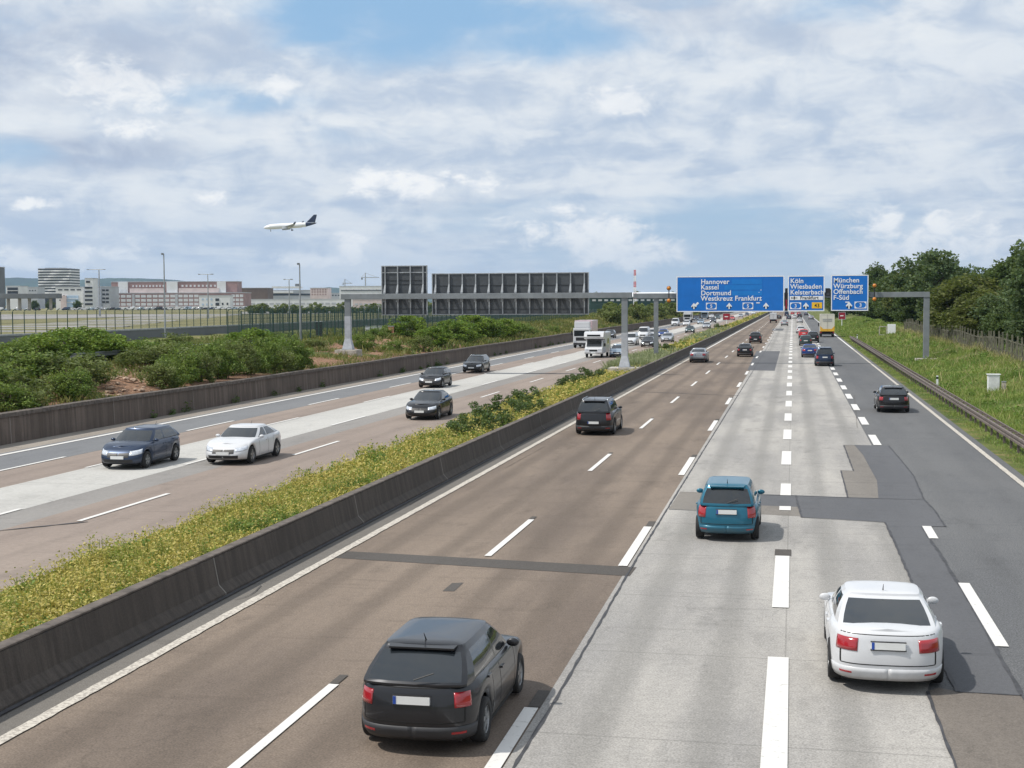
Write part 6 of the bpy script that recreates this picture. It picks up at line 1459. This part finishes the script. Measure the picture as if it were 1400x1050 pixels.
# red and white lattice masts
def lattice(px, yt, depth, label):
    p = D(px, 420, depth); top = D(px, yt, depth).z; h = top-ZF; t_ = thing('radio_mast', label, 'mast', (p.x, p.y, ZF), 0, 'red and white masts')
    mr, mw = plain('mast_red', (0.62, 0.12, 0.10), 0.6), M_WHITE; n = 7
    for k in range(n):
        z0, z1 = h*k/n, h*(k+1)/n; mb = MB(); w0 = 0.55*(1-0.07*k)
        for sx in (-1, 1):
            for sy in (-1, 1): mb.box(sx*w0-0.09, sx*w0+0.09, sy*w0-0.09, sy*w0+0.09, z0, z1)
        m2 = 4
        for j in range(m2):
            a, c = z0+(z1-z0)*j/m2, z0+(z1-z0)*(j+1)/m2; mb.tube([(-w0, -w0, a), (w0, -w0, c)], 0.06, 4); mb.tube([(w0, -w0, a), (-w0, -w0, c)], 0.06, 4); mb.tube([(-w0, w0, a), (w0, w0, c)], 0.06, 4)
        mb.build('mast_section', (mr, mw)[k % 2], t_)
lattice(868, 369, 600, 'red and white lattice mast rising behind the two gantry posts')
def crane(px, yt, jib, depth, label):
    p = D(px, 420, depth); h = D(px, yt, depth).z-ZF; kk = depth/FPX; t_ = thing('tower_crane', label, 'crane', (p.x, p.y, ZF), R(11), 'tower cranes on the horizon'); m = plain('crane_grey', (0.42, 0.44, 0.47), 0.6)
    MB().box(-0.8, 0.8, -0.8, 0.8, 0, h).build('tower', m, t_); MB().box(-jib*0.3*kk, jib*kk, -0.5, 0.5, h-2, h-0.9).build('jib', m, t_); MB().box(-jib*0.3*kk, -jib*0.2*kk, -0.9, 0.9, h-4.5, h-2.01).build('counterweight', M_BDK, t_)
    MB().tube([(0, 0, h+5), (jib*0.8*kk, 0, h-0.9)], 0.22, 4).tube([(0, 0, h+5), (-jib*0.28*kk, 0, h-0.9)], 0.22, 4).build('tie', m, t_); MB().box(-0.6, 0.6, -0.6, 0.6, h+0.01, h+5).build('tower_top', m, t_)
crane(500, 378, 19, 2000, 'grey tower crane left of the tall narrow sign back'); crane(472, 386, 10, 2200, 'small tower crane above the left end of the far gantry')
# small things on the left bank
def sbox(label, px, py, w, h, mat, X, name, cat):
    r_ = ray(px, 500); Y = X/(r_.x/r_.y); z = float(hz(np.array([X]), np.array([Y]))[0]); t_ = thing(name, label, cat, (X, Y, z-0.05))
    MB().box(-w/2, w/2, -0.2, 0.2, 0, h, bev=0.03).build('housing', mat, t_); MB().box(-w/2-0.05, w/2+0.05, -0.25, 0.25, h+0.005, h+0.07, bev=0.02).build('lid', M_STEEL, t_)
sbox('orange brown cabinet with a pale top right of the far gantry post', 535, 466, 0.55, 1.5, plain('rusty_orange', (0.55, 0.25, 0.16), 0.7), -44, 'utility_cabinet', 'cabinet')
sbox('white box standing in the bushes right of the far gantry post', 512, 450, 2.2, 1.0, M_BW, -52, 'equipment_box', 'cabinet')
sbox('dark box with a red foot behind the green fence', 437, 460, 0.6, 1.9, M_BLK, -48.5, 'equipment_box', 'cabinet')
# wooded hills on the horizon
def hills(name, prof, depth, label):
    vs = []; fs = []; n = len(prof)
    rows = ((0.90, 0.0), (0.95, 0.62), (1.0, 1.0), (1.12, 0.55), (1.25, 0.0))
    pr_ = []
    for k in range(len(prof)-1):
        for j in range(6): f = j/6; pr_.append((prof[k][0]*(1-f)+prof[k+1][0]*f, prof[k][1]*(1-f)+prof[k+1][1]*f+0.35*math.sin((k*6+j)*1.7)*0.6))
    pr_.append(prof[-1])
    for (dm, hm) in rows:
        for px, py in pr_:
            p = D(px, py, depth); vs.append((p.x*dm, p.y*dm, max(0, p.z*hm)+(-1 if hm == 0 else 0)))
    n = len(pr_)
    for r_ in range(4): fs += [(r_*n+i, r_*n+i+1, (r_+1)*n+i+1, (r_+1)*n+i) for i in range(n-1)]
    return tag(meshobj(name, pymesh(name, vs, fs, plain('wooded_hill', (0.035, 0.06, 0.035), 0.95, var=0.3, scale=0.004), True)), kind='structure')
hills('hills', [(-700, 396), (-300, 388), (-100, 384), (-20, 381), (20, 379.5), (60, 381), (100, 383), (128, 381.5), (150, 380), (190, 380.5), (230, 382), (270, 386), (310, 391), (350, 397), (400, 402), (430, 395), (450, 392.5), (475, 395), (520, 400), (600, 404), (750, 407), (900, 408)], 8200, '')
hills('hills', [(760, 409), (830, 406), (920, 406), (1000, 405), (1080, 406.5), (1160, 405), (1300, 402), (1500, 398), (1900, 398)], 2600, '')

# ------------------------------------------------------------ airliner taking off
M_PLW = plain('airliner_white', (0.85, 0.86, 0.87), 0.35, var=0.03, scale=0.2); M_PLB = plain('airliner_dark_blue', (0.01, 0.015, 0.05), 0.35, var=0.05); M_PLG = plain('airliner_grey', (0.33, 0.35, 0.38), 0.4, var=0.05)
dpt = 1560; p = D(397, 308.5, dpt); pl = thing('airliner', 'white airliner with a dark blue tail climbing to the left above the airfield', 'aeroplane', tuple(p), 0)
pl.rotation_euler = (R(-4), R(3), R(191)); L = 58; r0 = 2.9        # local +x is the nose
prof = [(0.0, -29, 1.2), (0.5, -28, 1.1), (1.3, -24, 0.7), (2.3, -17, 0.25), (2.9, -10, 0), (2.9, 18, 0), (2.7, 22, -0.1), (2.1, 25.5, -0.35), (1.3, 28, -0.6), (0.5, 29.3, -0.8), (0.0, 29.6, -0.85)]
def fuse(pr):
    vs = []; fs = []; n = 16
    for (r_, x, z) in pr:
        for k in range(n): a = 2*math.pi*k/n; vs.append((x, r_*math.cos(a), z+r_*math.sin(a)))
    for i in range(len(pr)-1):
        for k in range(n): fs.append((i*n+k, i*n+(k+1) % n, (i+1)*n+(k+1) % n, (i+1)*n+k))
    return vs, fs
MB().raw(*fuse(prof[3:])).build('fuselage', M_PLW, pl, True); MB().raw(*fuse(prof[:4])).build('tail_cone', M_PLB, pl, True)
def wing(root, tip, th, name, mat, par):      # (x_le, x_te, y, z)
    (a0, a1, ay, az_), (b0_, b1, by, bz) = root, tip
    vs = [(a0, ay, az_), ((a0+a1)/2, ay, az_+th), (a1, ay, az_), ((a0+a1)/2, ay, az_-th*0.5), (b0_, by, bz), ((b0_+b1)/2, by, bz+th*0.3), (b1, by, bz), ((b0_+b1)/2, by, bz-th*0.2)]
    return MB().raw(vs, [(0, 4, 5, 1), (1, 5, 6, 2), (2, 6, 7, 3), (3, 7, 4, 0), (4, 7, 6, 5), (0, 1, 2, 3)]).build(name, mat, par)
for s_ in (1, -1):
    w_ = wing((9, -3.5, s_*1.5, -1.4), (-7, -10, s_*29, 1.8), 0.6, 'wing', M_PLG, pl); wing((-7, -10, s_*29.05, 1.8), (-9.5, -11, s_*29.6, 4.0), 0.2, 'winglet', M_PLB, w_)
    MB().lathe([(1.2, -3), (1.5, -1.5), (1.55, 1), (1.35, 2.8), (1.2, 2.8), (1.1, 0)], 16, Matrix.Translation((5.0, s_*9.5, -2.9)), axis='x').build('engine', M_PLG, pl, True)
    wing((-21.5, -26.5, s_*0.6, 1.3), (-27, -29.3, s_*9.8, 2.0), 0.3, 'tailplane', M_PLG, pl)
    MB().tube([(-1.0, s_*3.2, -1.8), (-1.0, s_*3.2, -4.9)], 0.25, 8).lathe([(0.75, -0.6), (0.75, 0.6), (0.1, 0.62)], 12, Matrix.Translation((-1.6, s_*3.2, -5.0)) @ Matrix.Rotation(R(90), 4, 'Z'), axis='x').build('landing_gear', M_BLK, pl)
MB().raw([(-18, -0.25, 2.7), (-27.3, -0.2, 2.0), (-30.0, -0.1, 10.3), (-26.6, -0.12, 10.5), (-18, 0.25, 2.7), (-27.3, 0.2, 2.0), (-30.0, 0.1, 10.3), (-26.6, 0.12, 10.5)], [(0, 3, 2, 1), (4, 5, 6, 7), (0, 4, 7, 3), (1, 2, 6, 5), (3, 7, 6, 2)]).build('tail_fin', M_PLB, pl)
MB().tube([(22, 0, -2.2), (22, 0, -4.6)], 0.2, 8).lathe([(0.5, -0.4), (0.5, 0.4), (0.1, 0.42)], 12, Matrix.Translation((22, 0, -4.7)) @ Matrix.Rotation(R(90), 4, 'Z'), axis='x').build('nose_gear', M_BLK, pl)

# ------------------------------------------------------------ the air: thin haze
hm = bpy.data.materials.new('thin_haze'); hm.use_nodes = True; ht = hm.node_tree; ht.nodes.clear()
ho = ht.nodes.new('ShaderNodeOutputMaterial'); hv = ht.nodes.new('ShaderNodeVolumePrincipled'); ht.links.new(hv.outputs[0], ho.inputs['Volume'])
hv.inputs['Color'].default_value = (0.45, 0.68, 1.0, 1); hv.inputs['Density'].default_value = 0.00005; hv.inputs['Anisotropy'].default_value = 0.2
tag(MB().box(-11500, 8500, -120, 12400, -1.5, 420).build('haze', hm), kind='stuff')
